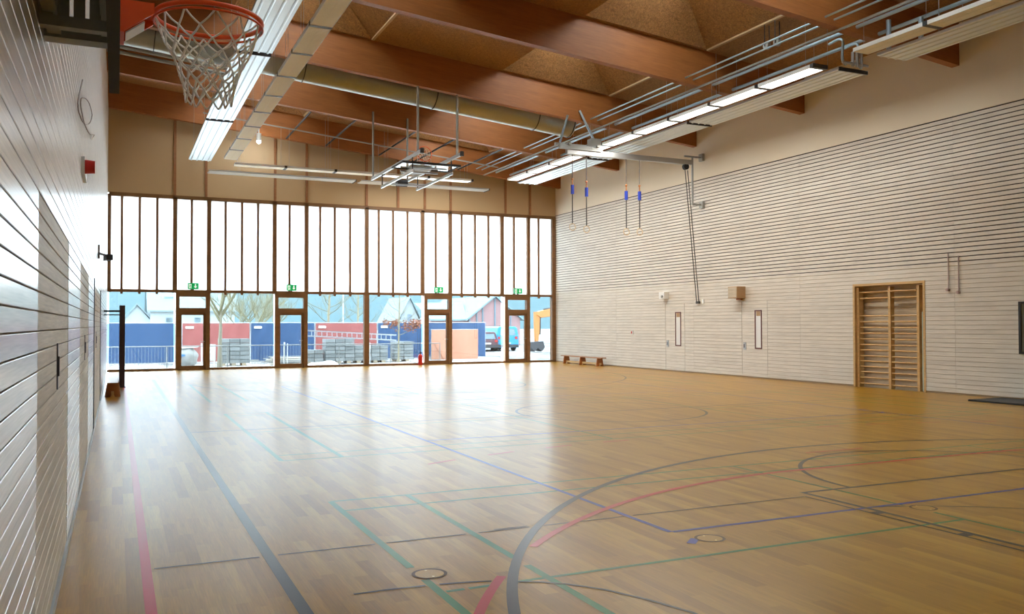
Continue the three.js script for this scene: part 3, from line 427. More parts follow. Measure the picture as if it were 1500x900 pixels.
{ const t = thing('upright_post', 'dark upright post with two short arms fixed to the left wall', 'post', [0.45, 0, -25.4]); mesh('post', box(-0.07, 0.07, 0.0, 2.2, -0.06, 0.06), mat([0.05, 0.028, 0.03], 0.5), t); mesh('wall_arm', [box(-0.45, -0.07, 2.02, 2.07, -0.03, 0.03), box(-0.45, -0.07, 1.93, 1.96, -0.02, 0.02)], M.darkSteel, t); mesh('foot_plate', box(-0.09, 0.09, 0, 0.02, -0.1, 0.1), M.darkSteel, t); }
{ // wall bars in a timber-lined niche
  const n = setting('trim_1', 'timber lining of the wall-bar niche', 'niche'); const [a, b] = NICHE;
  mesh('lining', [box(XR - 0.01, XR + 0.34, 0, NH, a, a + 0.06), box(XR - 0.01, XR + 0.34, 0, NH, b - 0.06, b), box(XR - 0.01, XR + 0.34, NH - 0.06, NH, a + 0.06, b - 0.06)], M.bars, n); for (let k = 0; k < 25; k++) mesh('back_board', box(XR + 0.31, XR + 0.335, 0.01 + k * 0.1055, 0.108 + k * 0.1055, a + 0.06, b - 0.06), M.niche, n);
  const t = thing('wall_bars', 'double wooden wall bars ladder standing in the timber niche', 'wall bars', [XR + 0.12, 0, (a + b) / 2]); const w = (b - a) / 2 - 0.1, posts = [-w, 0.0, w - 0.16];
  for (const z of posts) mesh('upright', box(-0.06, 0.08, 0, 2.6, z - 0.035, z + 0.035), M.bars, t); const ys = [0.1, 0.25, 0.4, 0.54, 0.68, 0.82, 0.97, 1.11, 1.26, 1.41, 1.56, 1.71, 1.86, 2.32, 2.48];
  for (const y of ys) for (let k = 0; k < 2; k++) { const g = rod([k && y === 2.48 ? -0.07 : 0, y, posts[k] + 0.03], [k && y === 2.48 ? -0.07 : 0, y, posts[k + 1] - 0.03], 0.019, 10); g.scale(1, 1, 1); mesh('rung', g, M.bars, t); }
  const p = solo('measuring_rod', [rod([XR + 0.08, 0.02, b - 0.13], [XR + 0.08, 1.95, b - 0.13], 0.025, 8)], mat([0.42, 0.55, 0.5], 0.4), 'pale green pole standing in the niche beside the wall bars', 'pole'); }
{ const t = thing('loudspeaker', 'wooden box loudspeaker mounted above the second board door', 'speaker', [XR, 2.46, -21.52]); mesh('cabinet', box(-0.32, 0, 0, 0.36, -0.22, 0.22), M.box, t); mesh('front_cover', box(-0.335, -0.32, 0.02, 0.34, -0.2, 0.2), M.niche, t); mesh('mount', box(-0.12, 0.0, -0.05, 0, -0.08, 0.08), M.bench, t); }
{ const t = thing('sensor_box', 'small white sensor box above the first board door', 'sensor', [XR, 2.55, -25.55]); mesh('housing', box(-0.2, 0, 0, 0.24, -0.16, 0.16), M.white, t); mesh('lens', rod([-0.235, 0.08, 0.05], [-0.2, 0.08, 0.05], 0.045, 12), M.greySteel, t); }
{ const t = thing('wall_switch', 'small brass-edged wall switch beside the cord cleat', 'switch', [XR, 2.33, -23.42]); mesh('plate', box(-0.03, 0, 0, 0.15, -0.05, 0.05), M.white, t); mesh('edge', box(-0.032, 0, 0, 0.15, -0.06, -0.05), M.brass, t); }
{ const t = thing('alarm_button', 'small red and white alarm button on the slatted wall near the bench', 'alarm', [XR, 1.28, -27.74]); mesh('plate', box(-0.03, 0, 0, 0.13, -0.05, 0.05), M.white, t); mesh('button', box(-0.045, -0.03, 0.02, 0.11, -0.05, 0.0), M.red, t); }
{ const t = thing('wall_screen', 'dark framed panel set in the slatted wall', 'panel', [XR, 1.0, -11.7]); mesh('frame', [box(-0.03, 0, 0, 0.05, -0.68, 0.68), box(-0.03, 0, 1.08, 1.13, -0.68, 0.68), box(-0.03, 0, 0.05, 1.08, -0.68, -0.62), box(-0.03, 0, 0.05, 1.08, 0.62, 0.68)], M.black, t); mesh('panel', box(-0.015, 0, 0.05, 1.08, -0.62, 0.62), mat([0.10, 0.095, 0.06], 0.3), t); }
{ const t = thing('floor_mat', 'dark flat mat lying against the slatted wall', 'mat', [17.45, 0.001, -12.0]); mesh('mat_body', box(-0.55, 0.5, 0, 0.035, -0.75, 0.75), M.pad, t); mesh('edge_strip', [box(-0.56, -0.55, 0, 0.03, -0.75, 0.75), box(-0.55, 0.5, 0, 0.03, -0.76, -0.75)], M.black, t); }
for (const [z, l] of [[-14.1, 'left'], [-13.83, 'right']]) { const t = thing('wall_hook', `${l === 'left' ? 'higher' : 'lower'} pinkish coat-hook bracket with a hanging cord on the slatted wall`, 'hook', [XR, l === 'left' ? 2.45 : 2.38, z]); mesh('hook', rod([-0.08, 0, 0], [0, 0.0, 0], 0.035, 10), mat([0.5, 0.36, 0.34], 0.5), t); mesh('cord', rod([-0.02, 0.0, 0], [-0.02, 0.85, 0], 0.012, 6), mat([0.5, 0.4, 0.38], 0.7), t); }
// ---------------------------------------------------------------- left wall fittings
{ const t = thing('alarm_sounder', 'dark red alarm sounder on the left wall', 'alarm', [0, 3.24, -9.5]); const g = new THREE.CylinderGeometry(0.062, 0.07, 0.09, 24); g.rotateZ(-Math.PI / 2); g.translate(0.075, 0, 0); mesh('sounder', g, M.red, t); mesh('base_box', box(0, 0.03, -0.085, 0.085, -0.5, 0.1), M.white, t); }
{ const t = thing('loose_cable', 'loose looped cable hanging on the left wall', 'cable', [0, 0, 0]); mesh('loop', tube([[0.02, 3.98, -9.02], [0.02, 3.65, -8.28], [0.02, 3.50, -8.03], [0.025, 3.51, -8.46], [0.02, 3.70, -9.64], [0.02, 4.10, -11.46], [0.02, 4.38, -12.31], [0.02, 4.25, -11.14], [0.025, 3.86, -9.23], [0.03, 3.60, -8.30], [0.03, 3.60, -8.93], [0.02, 3.75, -10.05], [0.02, 3.92, -11.23], [0.02, 4.34, -13.40], [0.02, 4.02, -12.08]], 0.006, 120, 6), mat([0.35, 0.3, 0.26], 0.8), t); }
{ const t = thing('security_camera', 'small dark camera on a bracket on the left wall', 'camera', [0, 2.95, -17.6]); mesh('body', bar([0.14, -0.03, -0.16], [0.2, -0.03, 0.16], 0.11, 0.1), M.darkSteel, t); mesh('bracket', [bar([0, 0.05, 0], [0.16, 0.0, 0], 0.04), box(0, 0.03, -0.05, 0.2, -0.06, 0.06)], M.greySteel, t); }
for (const [z, n] of [[-14.86, 'near'], [-20.3, 'far']]) solo('door_edge_profile', box(-0.002, 0.012, 0.07, 2.4, z - 0.03, z + 0.03), mat([0.12, 0.14, 0.18], 0.4, { metalness: 0.5 }), `dark metal edge profile on the ${n} side of the gate by the post`, 'profile');
// ---------------------------------------------------------------- exit signs over the four doors, fire extinguisher, floor sockets
const signTex = (() => {
  const c = document.createElement('canvas'); c.width = 256; c.height = 160; const x = c.getContext('2d'); x.fillStyle = '#0c9a52'; x.fillRect(0, 0, 256, 160); x.fillStyle = '#eefcf4';
  x.fillRect(22, 24, 62, 116); x.fillStyle = '#0c9a52'; x.beginPath(); x.arc(60, 44, 10, 0, 7); x.fill(); x.lineWidth = 12; x.strokeStyle = '#0c9a52'; x.lineCap = 'round'; x.beginPath(); x.moveTo(56, 60); x.lineTo(50, 92); x.lineTo(68, 108); x.lineTo(62, 134); x.moveTo(50, 92); x.lineTo(38, 112); x.lineTo(26, 116); x.moveTo(56, 64); x.lineTo(76, 78); x.moveTo(56, 64); x.lineTo(36, 76); x.stroke();
  x.fillStyle = '#eefcf4'; x.fillRect(168, 26, 26, 62); x.beginPath(); x.moveTo(140, 86); x.lineTo(222, 86); x.lineTo(181, 136); x.fill();
  const t = new THREE.CanvasTexture(c); t.colorSpace = THREE.SRGBColorSpace; return t;
})();
DX.forEach(([a, b], i) => {
  const x = (a + b) / 2, t = thing('exit_sign', `green running-man exit sign over the ${['first', 'second', 'third', 'fourth'][i]} exit door from the left wall`, 'sign', [x, 2.99, ZW + 0.05]);
  mesh('sign_box', box(-0.19, 0.19, 0, 0.235, -0.04, 0.04), mat([0.05, 0.4, 0.2], 0.5), t); const f = new THREE.PlaneGeometry(0.37, 0.22); f.translate(0, 0.118, 0.0415); mesh('sign_face', f, new THREE.MeshStandardMaterial({ map: signTex, emissive: 0xffffff, emissiveMap: signTex, emissiveIntensity: 0.35, roughness: 0.4 }), t, 'green face with white running figure and arrow'); mesh('bracket', box(-0.03, 0.03, -0.03, 0.0, -0.05, 0.0), M.darkSteel, t);
});
{ const t = thing('fire_extinguisher', 'red fire extinguisher standing at the window beside the third exit door', 'extinguisher', [11.66, 0, ZW + 0.2]); const pr = [[0, 0], [0.085, 0], [0.09, 0.02], [0.09, 0.36], [0.07, 0.42], [0.03, 0.45], [0, 0.45]].map((p) => new THREE.Vector2(...p)); mesh('cylinder', new THREE.LatheGeometry(pr, 24), M.red, t); mesh('valve', [rod([0, 0.45, 0], [0, 0.52, 0], 0.025, 8), box(-0.02, 0.1, 0.5, 0.53, -0.012, 0.012)], M.black, t); mesh('hose', tube([[0.03, 0.49, 0], [0.11, 0.44, 0.02], [0.11, 0.25, 0.03], [0.1, 0.15, 0.03]], 0.012, 16, 6), M.black, t); }
[[2.24, -5.51, 'floor socket lid with two brass studs on the green end line'], [4.53, -5.49, 'floor socket lid beside the blue corner'], [6.96, -5.57, 'floor socket lid on the green short service line']].forEach(([x, z, l]) => {
  const t = thing('floor_socket', l, 'socket', [x, 0.001, z]); const ring = new THREE.RingGeometry(0.096, 0.12, 40); ring.rotateX(-Math.PI / 2); ring.translate(0, 0.0015, 0); mesh('ring', ring, M.socketRing, t); const lid = new THREE.CylinderGeometry(0.098, 0.098, 0.002, 40); lid.translate(0, 0.0005, 0); mesh('lid', lid, floorMats[2], t); mesh('stud', [[0, 0.075], [0, -0.075]].map(([a, b]) => new THREE.CylinderGeometry(0.009, 0.009, 0.003, 10).translate(a, 0.0015, b)), M.brass, t);
});
// ---------------------------------------------------------------- outside: building yard, fence, trees, houses
const GY = -0.4;
{ const t = noiseTex(512, 512, (() => { const a = lattice(9, 9), b = lattice(40, 40), c = lattice(120, 120); return (u, v) => { const k = a(u, v) * 0.6 + b(u, v) * 0.4, s = k > 0.5 ? 0.93 : 0.62, q = s + 0.14 * (c(u, v) - 0.5); return [q, q * 0.985, q * 0.96]; }; })(), [0.07, 0.07]); t.colorSpace = THREE.SRGBColorSpace;
  const g = new THREE.PlaneGeometry(700, 420); g.rotateX(-Math.PI / 2); g.translate(80, GY, ZW - 0.3 - 210); metreUV(g); const m = mesh('ground', g, mat([0.46, 0.465, 0.47], 0.95, { map: t }), scene); m.userData = { kind: 'structure', label: 'pale gravel yard with patches of snow', category: 'ground' }; }
{ const pos = [], idx = [], n = 60; for (let j = 0; j < 5; j++) for (let i = 0; i <= n; i++) { const x = -260 + i * 14, w = Math.sin(i * 0.23) * 5 + Math.sin(i * 0.61 + 1) * 3; pos.push(x, GY + [0, 9, 20, 29, 26][j] + (j ? w * j / 3 : 0) + rnd(-0.5, 0.5), -330 - [0, 12, 32, 60, 110][j]); }
  for (let j = 0; j < 4; j++) for (let i = 0; i < n; i++) { const a = j * (n + 1) + i, b = a + 1, c = a + n + 1, d = c + 1; idx.push(a, b, c, b, d, c); }
  const g = new THREE.BufferGeometry(); g.setAttribute('position', new THREE.Float32BufferAttribute(pos, 3)); g.setIndex(idx); g.computeVertexNormals(); g.setAttribute('uv', new THREE.Float32BufferAttribute(pos.length / 3 * 2, 2)); const m = mesh('hill', g, mat([0.09, 0.15, 0.165], 1), scene); m.userData = { kind: 'structure', label: 'long bluish wooded hillside in the distance', category: 'hill' }; }
// site fence with coloured tarpaulins
const tarp = { blue: mat([0.035, 0.085, 0.19], 0.7), red: mat([0.36, 0.105, 0.095], 0.7), orange: mat([0.52, 0.24, 0.15], 0.7) };
function tarpSheet(x0, x1, y0, y1, z) { const g = new THREE.PlaneGeometry(x1 - x0, y1 - y0, 24, 10), p = g.attributes.position; for (let i = 0; i < p.count; i++) p.setZ(i, 0.035 * Math.sin(p.getX(i) * 4.1 + p.getY(i) * 1.3) + 0.02 * Math.sin(p.getX(i) * 9 - p.getY(i) * 3)); g.computeVertexNormals(); const h = g.clone(); h.translate(0, 0, -0.012); const k = h.index.array; for (let i = 0; i < k.length; i += 3) { const t = k[i]; k[i] = k[i + 1]; k[i + 1] = t; } h.computeVertexNormals(); const r = join([g, h]); r.translate((x0 + x1) / 2, (y0 + y1) / 2, z); return r; }
[[-7.4, -3.7, 'blue', 'beyond the left wall corner'], [-3.7, 3.5, 'blue', 'left of the white bag'], [3.5, 7.1, 'red', 'behind the large bare tree'], [7.1, 10.7, 'blue', 'between the two red ones'], [10.7, 14.4, 'red', 'behind the tall block stack'], [14.4, 17.35, 'blue', 'behind the leafy sapling'], [17.4, 21.4, 'blue', 'behind the orange tarpaulin']].forEach(([a, b, c, l]) => {
  const t = thing('site_fence_panel', `${c} tarpaulin-covered site fence panel ${l}`, 'fence', [a, GY, -50], 'site fence'); const w = b - a;
  mesh('tarpaulin', tarpSheet(0.05, w - 0.05, 0.05, 2.15, 0), tarp[c], t); mesh('fence_tube', [rod([0.03, 0, -0.05], [0.03, 2.2, -0.05], 0.025, 6), rod([w - 0.03, 0, -0.05], [w - 0.03, 2.2, -0.05], 0.025, 6), rod([0.03, 2.18, -0.05], [w - 0.03, 2.18, -0.05], 0.02, 6)], M.galv, t); if (w < 3.8 && a > 0) mesh('white_tag', box(0.2, 0.62, 1.86, 2.0, 0.06, 0.075), M.white, t); mesh('foot', [box(0.0, 0.45, 0, 0.12, -0.2, 0.1)], M.greySteel, t);
});
{ const t = thing('orange_tarpaulin', 'light orange tarpaulin hung on a frame in front of the fence', 'tarpaulin', [17.1, GY, -48]); mesh('sheet', tarpSheet(0, 2.95, 0, 1.75, 0), tarp.orange, t); mesh('frame_pole', [rod([0, 0, -0.06], [0, 1.8, -0.06], 0.02, 6), rod([2.95, 0, -0.06], [2.95, 1.8, -0.06], 0.02, 6), rod([0, 1.76, -0.06], [2.95, 1.76, -0.06], 0.02, 6)], M.steel, t); mesh('fold', slab([[0.1, 1.0, 0.06], [0.16, 1.0, 0.06], [0.85, 0.0, 0.06], [0.75, 0.0, 0.06]], [0, 0, 0.02]), tarp.orange, t); }
{ const t = thing('railing', 'thin grey steel railing outside the windows', 'railing', [0, GY, -38.5]); mesh('top_rail', rod([-5, 1.18, 0], [14.2, 1.18, 0], 0.02, 8), M.greySteel, t); mesh('bottom_rail', rod([-5, 0.15, 0], [14.2, 0.15, 0], 0.015, 8), M.greySteel, t); const b = []; for (let x = -5; x < 14.2; x += 0.125) b.push(rod([x, 0.15, 0], [x, 1.18, 0], 0.006, 5)); mesh('bars', b, M.greySteel, t).userData.kind = 'stuff'; for (let x = -5; x < 14.3; x += 2.4) mesh('post', rod([x, 0, 0], [x, 1.2, 0], 0.022, 8), M.greySteel, t); }
// trees
function tree(name, label, pos, H, r, bark, o = {}) {
  const t = thing(name, label, 'tree', pos, o.group), trunk = [], br = [], leaves = [], first = o.first ?? 0.35, tips = [];
  const grow = (A, d, L, rad, lev) => { const segs = 3; let p = A.clone(), q = d.clone(); for (let s = 0; s < segs; s++) { const n = p.clone().addScaledVector(q, L / segs); (lev === 0 ? trunk : br).push(rod([p.x, p.y, p.z], [n.x, n.y, n.z], rad * (1 - s * 0.22), lev ? 5 : 10, rad * (1 - (s + 1) * 0.22))); p = n; q.add(V(rnd(-0.16, 0.16), lev ? 0.1 : 0, rnd(-0.16, 0.16)).multiplyScalar(lev ? 1 : 0.3)).normalize(); if (lev >= 2) tips.push(p.clone()); if (lev > 0 && lev < 4) for (let k = 0; k < (lev === 1 ? 2 : 2); k++) grow(p, q.clone().add(V(rnd(-0.9, 0.9), rnd(0.05, 0.6), rnd(-0.9, 0.9))).normalize(), L * rnd(0.42, 0.6), rad * 0.42, lev + 1); } return p; };
  grow(V(0, 0, 0), V(0.01, 1, 0), H * (o.lead ? 1 : first + 0.1), r, 0);
  const n = o.branches ?? 7; for (let k = 0; k < n; k++) { const y = H * (o.lead ? first + (0.97 - first) * k / n : first + rnd(0, 0.08)), a = k * 2.4 + rnd(0, 0.6), up = o.up ?? 1.2; grow(V(0, y, 0), V(Math.cos(a), up, Math.sin(a)).normalize(), H * (o.reach ?? 0.34) * (o.lead ? 1 - 0.7 * k / n : 1), r * (o.lead ? 0.28 : 0.5), o.lead ? 2 : 1); }
  mesh('trunk', trunk, bark, t); mesh('branches', br, o.twig ?? bark, t).userData.kind = 'stuff';
  if (o.leaf) { for (const p of tips) { if (o.leafIf && !o.leafIf(p)) continue; for (let k = 0; k < (o.per ?? 2); k++) { const g = new THREE.PlaneGeometry(0.1, 0.06); g.rotateX(rnd(0, 6)); g.rotateY(rnd(0, 6)); g.translate(p.x + rnd(-0.15, 0.15), p.y + rnd(-0.12, 0.12), p.z + rnd(-0.15, 0.15)); leaves.push(g); } } if (leaves.length) mesh('leaves', leaves, o.leaf, t).userData.kind = 'stuff'; }
  return t;
}
const bark = mat([0.27, 0.245, 0.18], 0.9), barkPale = mat([0.34, 0.30, 0.2], 0.9), twigY = mat([0.24, 0.22, 0.13], 0.9), leafO = mat([0.36, 0.14, 0.07], 0.8), leafY = mat([0.44, 0.42, 0.2], 0.85);
tree('bare_tree', 'large bare forked tree in front of the red fence panel', [4.75, GY, -43], 6.2, 0.13, bark, { first: 0.36, branches: 6, up: 1.5, reach: 0.42, twig: twigY });
tree('sapling', 'slim sapling with a tuft of orange leaves before the blue fence panel', [13.55, GY, -43], 5, 0.055, barkPale, { first: 0.3, branches: 16, lead: true, up: 0.35, reach: 0.2, leaf: leafO, per: 3, leafIf: (p) => p.y > 1.75 && p.y < 2.25 });
tree('bare_tree', 'bare pale tree behind the left part of the tall block stack', [11.9, GY, -52], 7, 0.09, barkPale, { first: 0.28, branches: 22, lead: true, up: 0.4, reach: 0.26, twig: twigY });
tree('bare_tree', 'bare slim tree right of the white flagpole', [15.0, GY, -57], 6.5, 0.08, barkPale, { first: 0.28, branches: 18, lead: true, up: 0.45, reach: 0.22, twig: twigY });
[[7.6, -60, 6.5], [9.6, -66, 6.5], [10.6, -73, 6.5], [13.0, -80, 6]].forEach(([x, z, h], i) => tree('yellowish_tree', 'hazy yellow-green budding tree behind the red and blue fence panels', [x, GY, z], h, 0.1, bark, { first: 0.22, branches: 6, up: 0.9, reach: 0.36, twig: twigY, group: 'budding trees behind the fence' }));
solo('flagpole', [rod([13.3, GY, -54], [13.3, 8, -54], 0.04, 8, 0.03)], M.white, 'white flagpole between the two bare trees', 'flagpole');
// stacks of concrete blocks and timber
const block = [mat([0.23, 0.25, 0.25], 0.9), mat([0.28, 0.3, 0.3], 0.9), mat([0.2, 0.22, 0.22], 0.9)];
function stack(label, x, z, nx, ny, w, h, d) { const t = thing('block_stack', label, 'blocks', [x, GY, z], 'stacks of concrete blocks'); for (let j = 0; j < ny; j++) for (let i = 0; i < nx; i++) { const g = box(i * w + 0.012, (i + 1) * w - 0.012, 0.12 + j * h, 0.12 + (j + 1) * h - 0.02, -d / 2 + rnd(0, 0.05), d / 2 - rnd(0, 0.05)); mesh('block', g, block[(i + j * 2) % 3], t); } for (let i = 0; i < nx; i++) mesh('pallet_foot', box(i * w + 0.1, i * w + 0.3, 0, 0.12, -d / 2, d / 2), M.backingLight, t); return t; }
stack('grey block stack behind the large bare tree', 5.0, -46, 3, 6, 0.5, 0.21, 0.9); stack('tallest grey block stack before the red fence panel', 10.35, -46, 3, 6, 0.52, 0.2, 0.9); stack('low grey block stack left of the tallest stack', 9.3, -46.1, 2, 3, 0.48, 0.21, 0.9); stack('low grey block stack right of the tallest stack', 11.95, -46.1, 4, 4, 0.46, 0.21, 0.9); stack('grey block stack behind the leafy sapling', 14.3, -46.6, 2, 6, 0.55, 0.17, 0.9);
{ const t = thing('aluminium_ladder', 'long aluminium ladder lying across the block stacks', 'ladder', [9.4, GY + 1.36, -45.85]); for (const y of [0, 0.28]) mesh('rail', bar([0, y + 0.12, 0], [4.9, y - 0.16, 0], 0.04, 0.07), M.galv, t); for (let k = 1; k < 18; k++) mesh('rung', rod([k * 0.27, 0.12 - k * 0.0155, 0], [k * 0.27, 0.4 - k * 0.0155, 0], 0.018, 6), M.galv, t); }
for (const [x, z, l] of [[3.78, -41, 'beside the white bag'], [7.42, -41, 'before the second exit door'], [11.35, -41, 'beside the tallest block stack']]) solo('marker_post', [rod([x, GY, z], [x, GY + 1.25, z], 0.035, 8), rod([x + 0.14, GY, z], [x + 0.14, GY + 1.2, z], 0.02, 8)], M.white, `white marker post ${l}`, 'post');
{ const t = thing('building_bag', 'grey and white bulk bag standing in the yard', 'bag', [3.35, GY, -44]); const s = new THREE.SphereGeometry(0.5, 20, 14), p = s.attributes.position; for (let i = 0; i < p.count; i++) { const x = p.getX(i), y = p.getY(i), z = p.getZ(i), q = Math.pow(Math.max(Math.abs(x), Math.abs(z)) / 0.5, 0.3) || 1; p.setXYZ(i, x * 1.05 + 0.03 * Math.sin(y * 14), (y + 0.5) * 1.05, z * 1.05 + 0.03 * Math.sin(x * 17)); } s.computeVertexNormals(); mesh('bag_body', s, mat([0.4, 0.4, 0.38], 0.9), t); mesh('white_cover', slab([[-0.5, 0.98, -0.4], [0.45, 0.98, -0.4], [0.5, 1.0, 0.4], [-0.45, 0.94, 0.4]], [0, 0.06, 0]), M.white, t); mesh('blue_strap', box(-0.54, -0.1, 0.58, 0.68, 0.4, 0.5), mat([0.05, 0.25, 0.5], 0.6), t); }
{ const t = thing('white_frame_sheet', 'white plastic sheeting over a low rack beside the bag', 'sheeting', [4.05, GY, -43.4]); mesh('sheet', tarpSheet(0, 0.55, 0.35, 1.15, 0), M.white, t); mesh('leg', [rod([0.03, 0, 0], [0.03, 0.4, 0], 0.03, 6), rod([0.5, 0, 0], [0.5, 0.4, 0], 0.03, 6), rod([0.25, 0, 0.1], [0.25, 0.4, 0], 0.03, 6)], M.white, t); }
function mound(label, x, z, w, h) { const g = new THREE.SphereGeometry(1, 28, 10, 0, Math.PI * 2, 0, Math.PI / 2), p = g.attributes.position; for (let i = 0; i < p.count; i++) { const k = 1 + 0.12 * Math.sin(p.getX(i) * 6 + p.getZ(i) * 4); p.setXYZ(i, p.getX(i) * w * k, p.getY(i) * h * k, p.getZ(i) * 0.6 * k); } g.computeVertexNormals(); g.translate(x, GY - 0.01, z); solo('snow_mound', g, mat([0.75, 0.77, 0.8], 0.95), label, 'mound'); }
mound('snow mound beside the dark post', 0.2, -37.6, 0.9, 0.45); mound('grey snow mound left of the block stacks', 9.0, -39.5, 0.9, 0.4); mound('low snow mound before the sapling', 13.0, -40.5, 0.9, 0.25);
{ const t = thing('timber_pile', 'untidy pile of boards before the blue fence panel', 'timber', [8.0, GY, -44]); for (let k = 0; k < 9; k++) { const m = mesh('plank', box(-0.9, 0.9, 0, 0.045, -0.1, 0.1), k % 2 ? M.plaster : block[1], t); m.position.set(rnd(-0.2, 0.2), 0.05 + k * 0.05, rnd(-0.4, 0.4)); m.rotation.y = rnd(-0.35, 0.35); } }
// houses
function gable(t, x0, x1, eave, ridge, z0, z1, wall, roof, along) { // ridge along x (along) or along z
  if (along) { const zc = (z0 + z1) / 2; mesh('walls', [box(x0, x1, 0, eave, z0, z1)], wall, t); for (const x of [x0, x1 - 0.2]) { const g = prism([[z0, eave], [z1, eave], [zc, ridge]], 0.2); g.rotateY(-Math.PI / 2); g.translate(x + 0.2, 0, 0); mesh('gable_wall', g, wall, t); } mesh('roof', [slab([[x0 - 0.3, eave - 0.15, z1 + 0.4], [x1 + 0.3, eave - 0.15, z1 + 0.4], [x1 + 0.3, ridge + 0.05, zc], [x0 - 0.3, ridge + 0.05, zc]], [0, 0.15, 0]), slab([[x1 + 0.3, eave - 0.15, z0 - 0.4], [x0 - 0.3, eave - 0.15, z0 - 0.4], [x0 - 0.3, ridge + 0.05, zc], [x1 + 0.3, ridge + 0.05, zc]], [0, 0.15, 0])], roof, t); }
  else { const xc = (x0 + x1) / 2; mesh('walls', [box(x0, x1, 0, eave, z0, z1)], wall, t); const g = prism([[x0, eave], [x1, eave], [xc, ridge]], 0.25); g.translate(0, 0, z1 - 0.25); mesh('gable_wall', g, wall, t); mesh('roof', [slab([[x0 - 0.3, eave - 0.2, z1 + 0.3], [xc, ridge + 0.03, z1 + 0.3], [xc, ridge + 0.03, z0], [x0 - 0.3, eave - 0.2, z0]], [0, 0.16, 0]), slab([[xc, ridge + 0.03, z1 + 0.3], [x1 + 0.3, eave - 0.2, z1 + 0.3], [x1 + 0.3, eave - 0.2, z0], [xc, ridge + 0.03, z0]], [0, 0.16, 0])], roof, t); }
}
const houseWhite = mat([0.42, 0.47, 0.47], 0.9), roofPale = mat([0.24, 0.31, 0.33], 0.8), winDark = mat([0.2, 0.28, 0.34], 0.3), pinkWall = mat([0.33, 0.2, 0.2], 0.85), roofTeal = mat([0.2, 0.3, 0.33], 0.7), postTeal = mat([0.12, 0.22, 0.27], 0.7);
{ const t = thing('white_house', 'white house with a dormer and a pale tiled roof beyond the fence', 'house', [0, GY, -90]); gable(t, 3.2, 11, 3.5, 7.2, -8, 0, houseWhite, roofPale, true); gable(t, 0.9, 3.2, 2.6, 4.0, -6, -0.5, houseWhite, roofPale, false); mesh('dormer', [box(4.3, 6.2, 4.2, 5.0, -2.4, -0.9)], houseWhite, t); mesh('dormer_window', box(4.5, 5.4, 4.3, 4.85, -0.92, -0.88), winDark, t); for (const x of [4.6, 7.2]) { const w = mesh('window', box(x, x + 0.6, 2.1, 2.8, -0.02, 0.05), winDark, t); mesh('pane', box(x + 0.06, x + 0.54, 2.16, 2.74, 0.05, 0.06), M.glassy, w); } mesh('door', box(1.6, 2.2, 0.3, 2.3, -0.5, -0.44), winDark, t); }
{ const t = thing('gable_house', 'pale steep-gabled house behind the blue fence panel', 'house', [28.6, GY, -92]); gable(t, 0, 2.6, 2.2, 5.0, -8, 0, houseWhite, roofPale, false); mesh('window', box(1.05, 1.5, 2.3, 3.2, 0, 0.06), winDark, t); }
{ const t = thing('pink_barn', 'pinkish gabled barn with dark uprights and pale roof', 'barn', [29.9, GY, -75]); gable(t, 0.3, 5.6, 2.6, 4.65, -14, 0, pinkWall, roofTeal, false); for (const [x, h] of [[0.35, 2.7], [1.1, 3.2], [1.7, 3.6], [2.95, 4.6], [4.6, 3.3]]) mesh('upright', box(x - 0.05, x + 0.05, 0, h, 0, 0.08), postTeal, t); mesh('side_wing_wall', box(-3.2, 0.3, 0, 2.5, -6, -0.5), pinkWall, t); mesh('side_wing_roof', slab([[-3.4, 2.4, -0.2], [0.3, 2.4, -0.2], [1.6, 4.1, -5], [-3.4, 4.0, -5]], [0, 0.15, 0]), roofTeal, t); mesh('wing_window', box(-1.5, -0.4, 0.8, 2.1, -0.5, -0.44), winDark, t); }
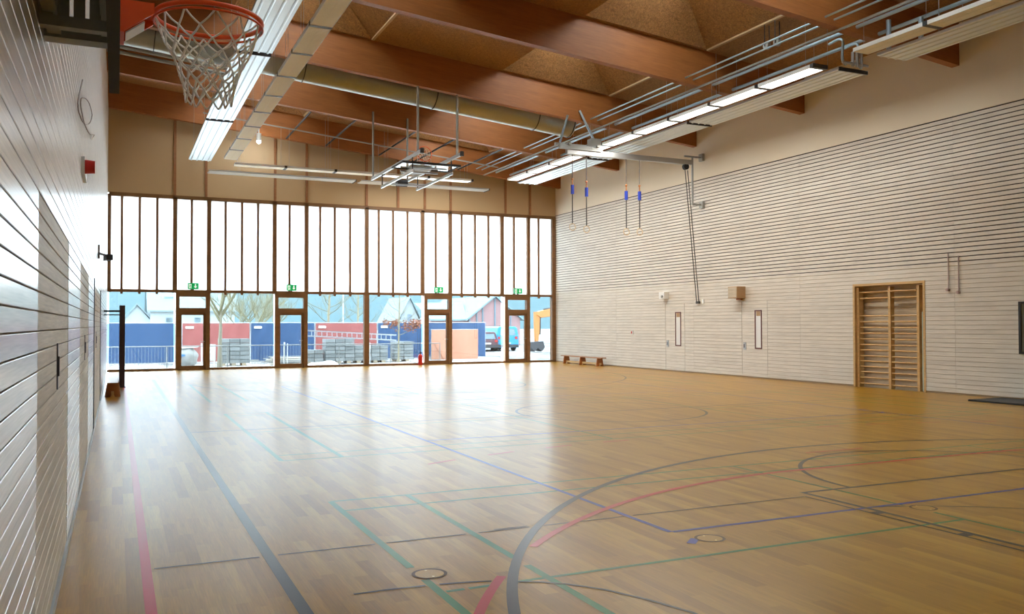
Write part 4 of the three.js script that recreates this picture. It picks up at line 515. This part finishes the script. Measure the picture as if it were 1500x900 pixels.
// vehicles
function car(name, label, pos, col, W, H, van) { const t = thing(name, label, 'car', pos), h = W / 2; const s = van ? [[-h, 0.3], [-h, H * 0.62], [-h * 0.86, H * 0.95], [-h * 0.7, H], [h * 0.7, H], [h * 0.86, H * 0.95], [h, H * 0.62], [h, 0.3]] : [[-h, 0.32], [-h, H * 0.58], [-h * 0.92, H * 0.63], [-h * 0.72, H * 0.96], [-h * 0.6, H], [h * 0.6, H], [h * 0.72, H * 0.96], [h * 0.92, H * 0.63], [h, H * 0.58], [h, 0.32]]; const g = prism(s, van ? 4.2 : 3.6, 0.04); g.translate(0, 0, van ? -4.2 : -3.6); mesh('body', g, mat(col, 0.3), t); mesh('rear_window', slab([[-h * 0.72, H * 0.66, 0.05], [h * 0.72, H * 0.66, 0.05], [h * 0.6, H * 0.92, 0.05], [-h * 0.6, H * 0.92, 0.05]], [0, 0, 0.02]), winDark, t); mesh('bumper', box(-h * 0.98, h * 0.98, 0.3, 0.5, 0.03, 0.14), M.darkSteel, t); for (const k of [-1, 1]) { mesh('tail_lamp', box(k * h * 0.8 - 0.1, k * h * 0.8 + 0.1, H * 0.5, H * 0.6, 0.03, 0.07), M.red, t); for (const z of [-0.6, van ? -3.3 : -2.9]) mesh('wheel', rod([k * h * 0.86 - 0.1, 0.31, z], [k * h * 0.86 + 0.1, 0.31, z], 0.31, 20), M.black, t); } mesh('number_plate', box(-0.26, 0.26, 0.55, 0.66, 0.04, 0.07), M.white, t); return t; }
car('parked_car', 'dark reddish hatchback parked beyond the orange tarpaulin', [25.75, GY, -60], [0.12, 0.06, 0.07], 1.7, 1.45, false); car('parked_van', 'bright blue van parked beside the hatchback', [27.62, GY, -60.5], [0.04, 0.3, 0.55], 1.8, 1.85, true);
{ const t = thing('excavator', 'orange excavator with raised boom and toothed bucket', 'excavator', [28.3, GY, -57]); const or = mat([0.5, 0.2, 0.05], 0.45);
  const bm = prism([[0.0, 2.75], [0.35, 2.55], [1.9, 2.75], [3.3, 2.4], [3.5, 2.9], [1.9, 3.35], [0.2, 3.0]], 0.3, 0.02); mesh('boom', bm, or, t); mesh('stick', prism([[-0.15, 2.95], [0.25, 2.95], [0.22, 1.5], [0.1, 0.75], [-0.08, 0.75]], 0.22, 0.02), or, t); mesh('hydraulic_ram', [rod([0.35, 2.9, 0.1], [0.32, 1.3, 0.1], 0.06, 10), rod([2.2, 3.4, 0.15], [0.6, 3.15, 0.15], 0.06, 10)], M.darkSteel, t);
  mesh('bucket', prism([[-0.75, 0.75], [0.25, 0.8], [0.35, 0.35], [0.1, 0.1], [-0.2, 0.35], [-0.45, 0.1], [-0.7, 0.35]], 0.8, 0.02), M.darkSteel, t); mesh('cab', box(3.0, 4.5, 1.1, 2.7, -0.7, 0.7), or, t); mesh('cab_window', box(2.98, 3.0, 1.6, 2.55, -0.55, 0.55), winDark, t); mesh('upper_body', box(3.0, 6.2, 0.85, 1.5, -1.2, 1.2), or, t); for (const z of [-1.1, 0.9]) { const tr = prism([[2.5, 0.3], [2.8, 0.02], [5.7, 0.02], [6.0, 0.3], [5.7, 0.8], [2.8, 0.8]], 0.45, 0.03); tr.translate(0, 0, z); mesh('track', tr, M.black, t); } }

renderer.render(scene, camera);
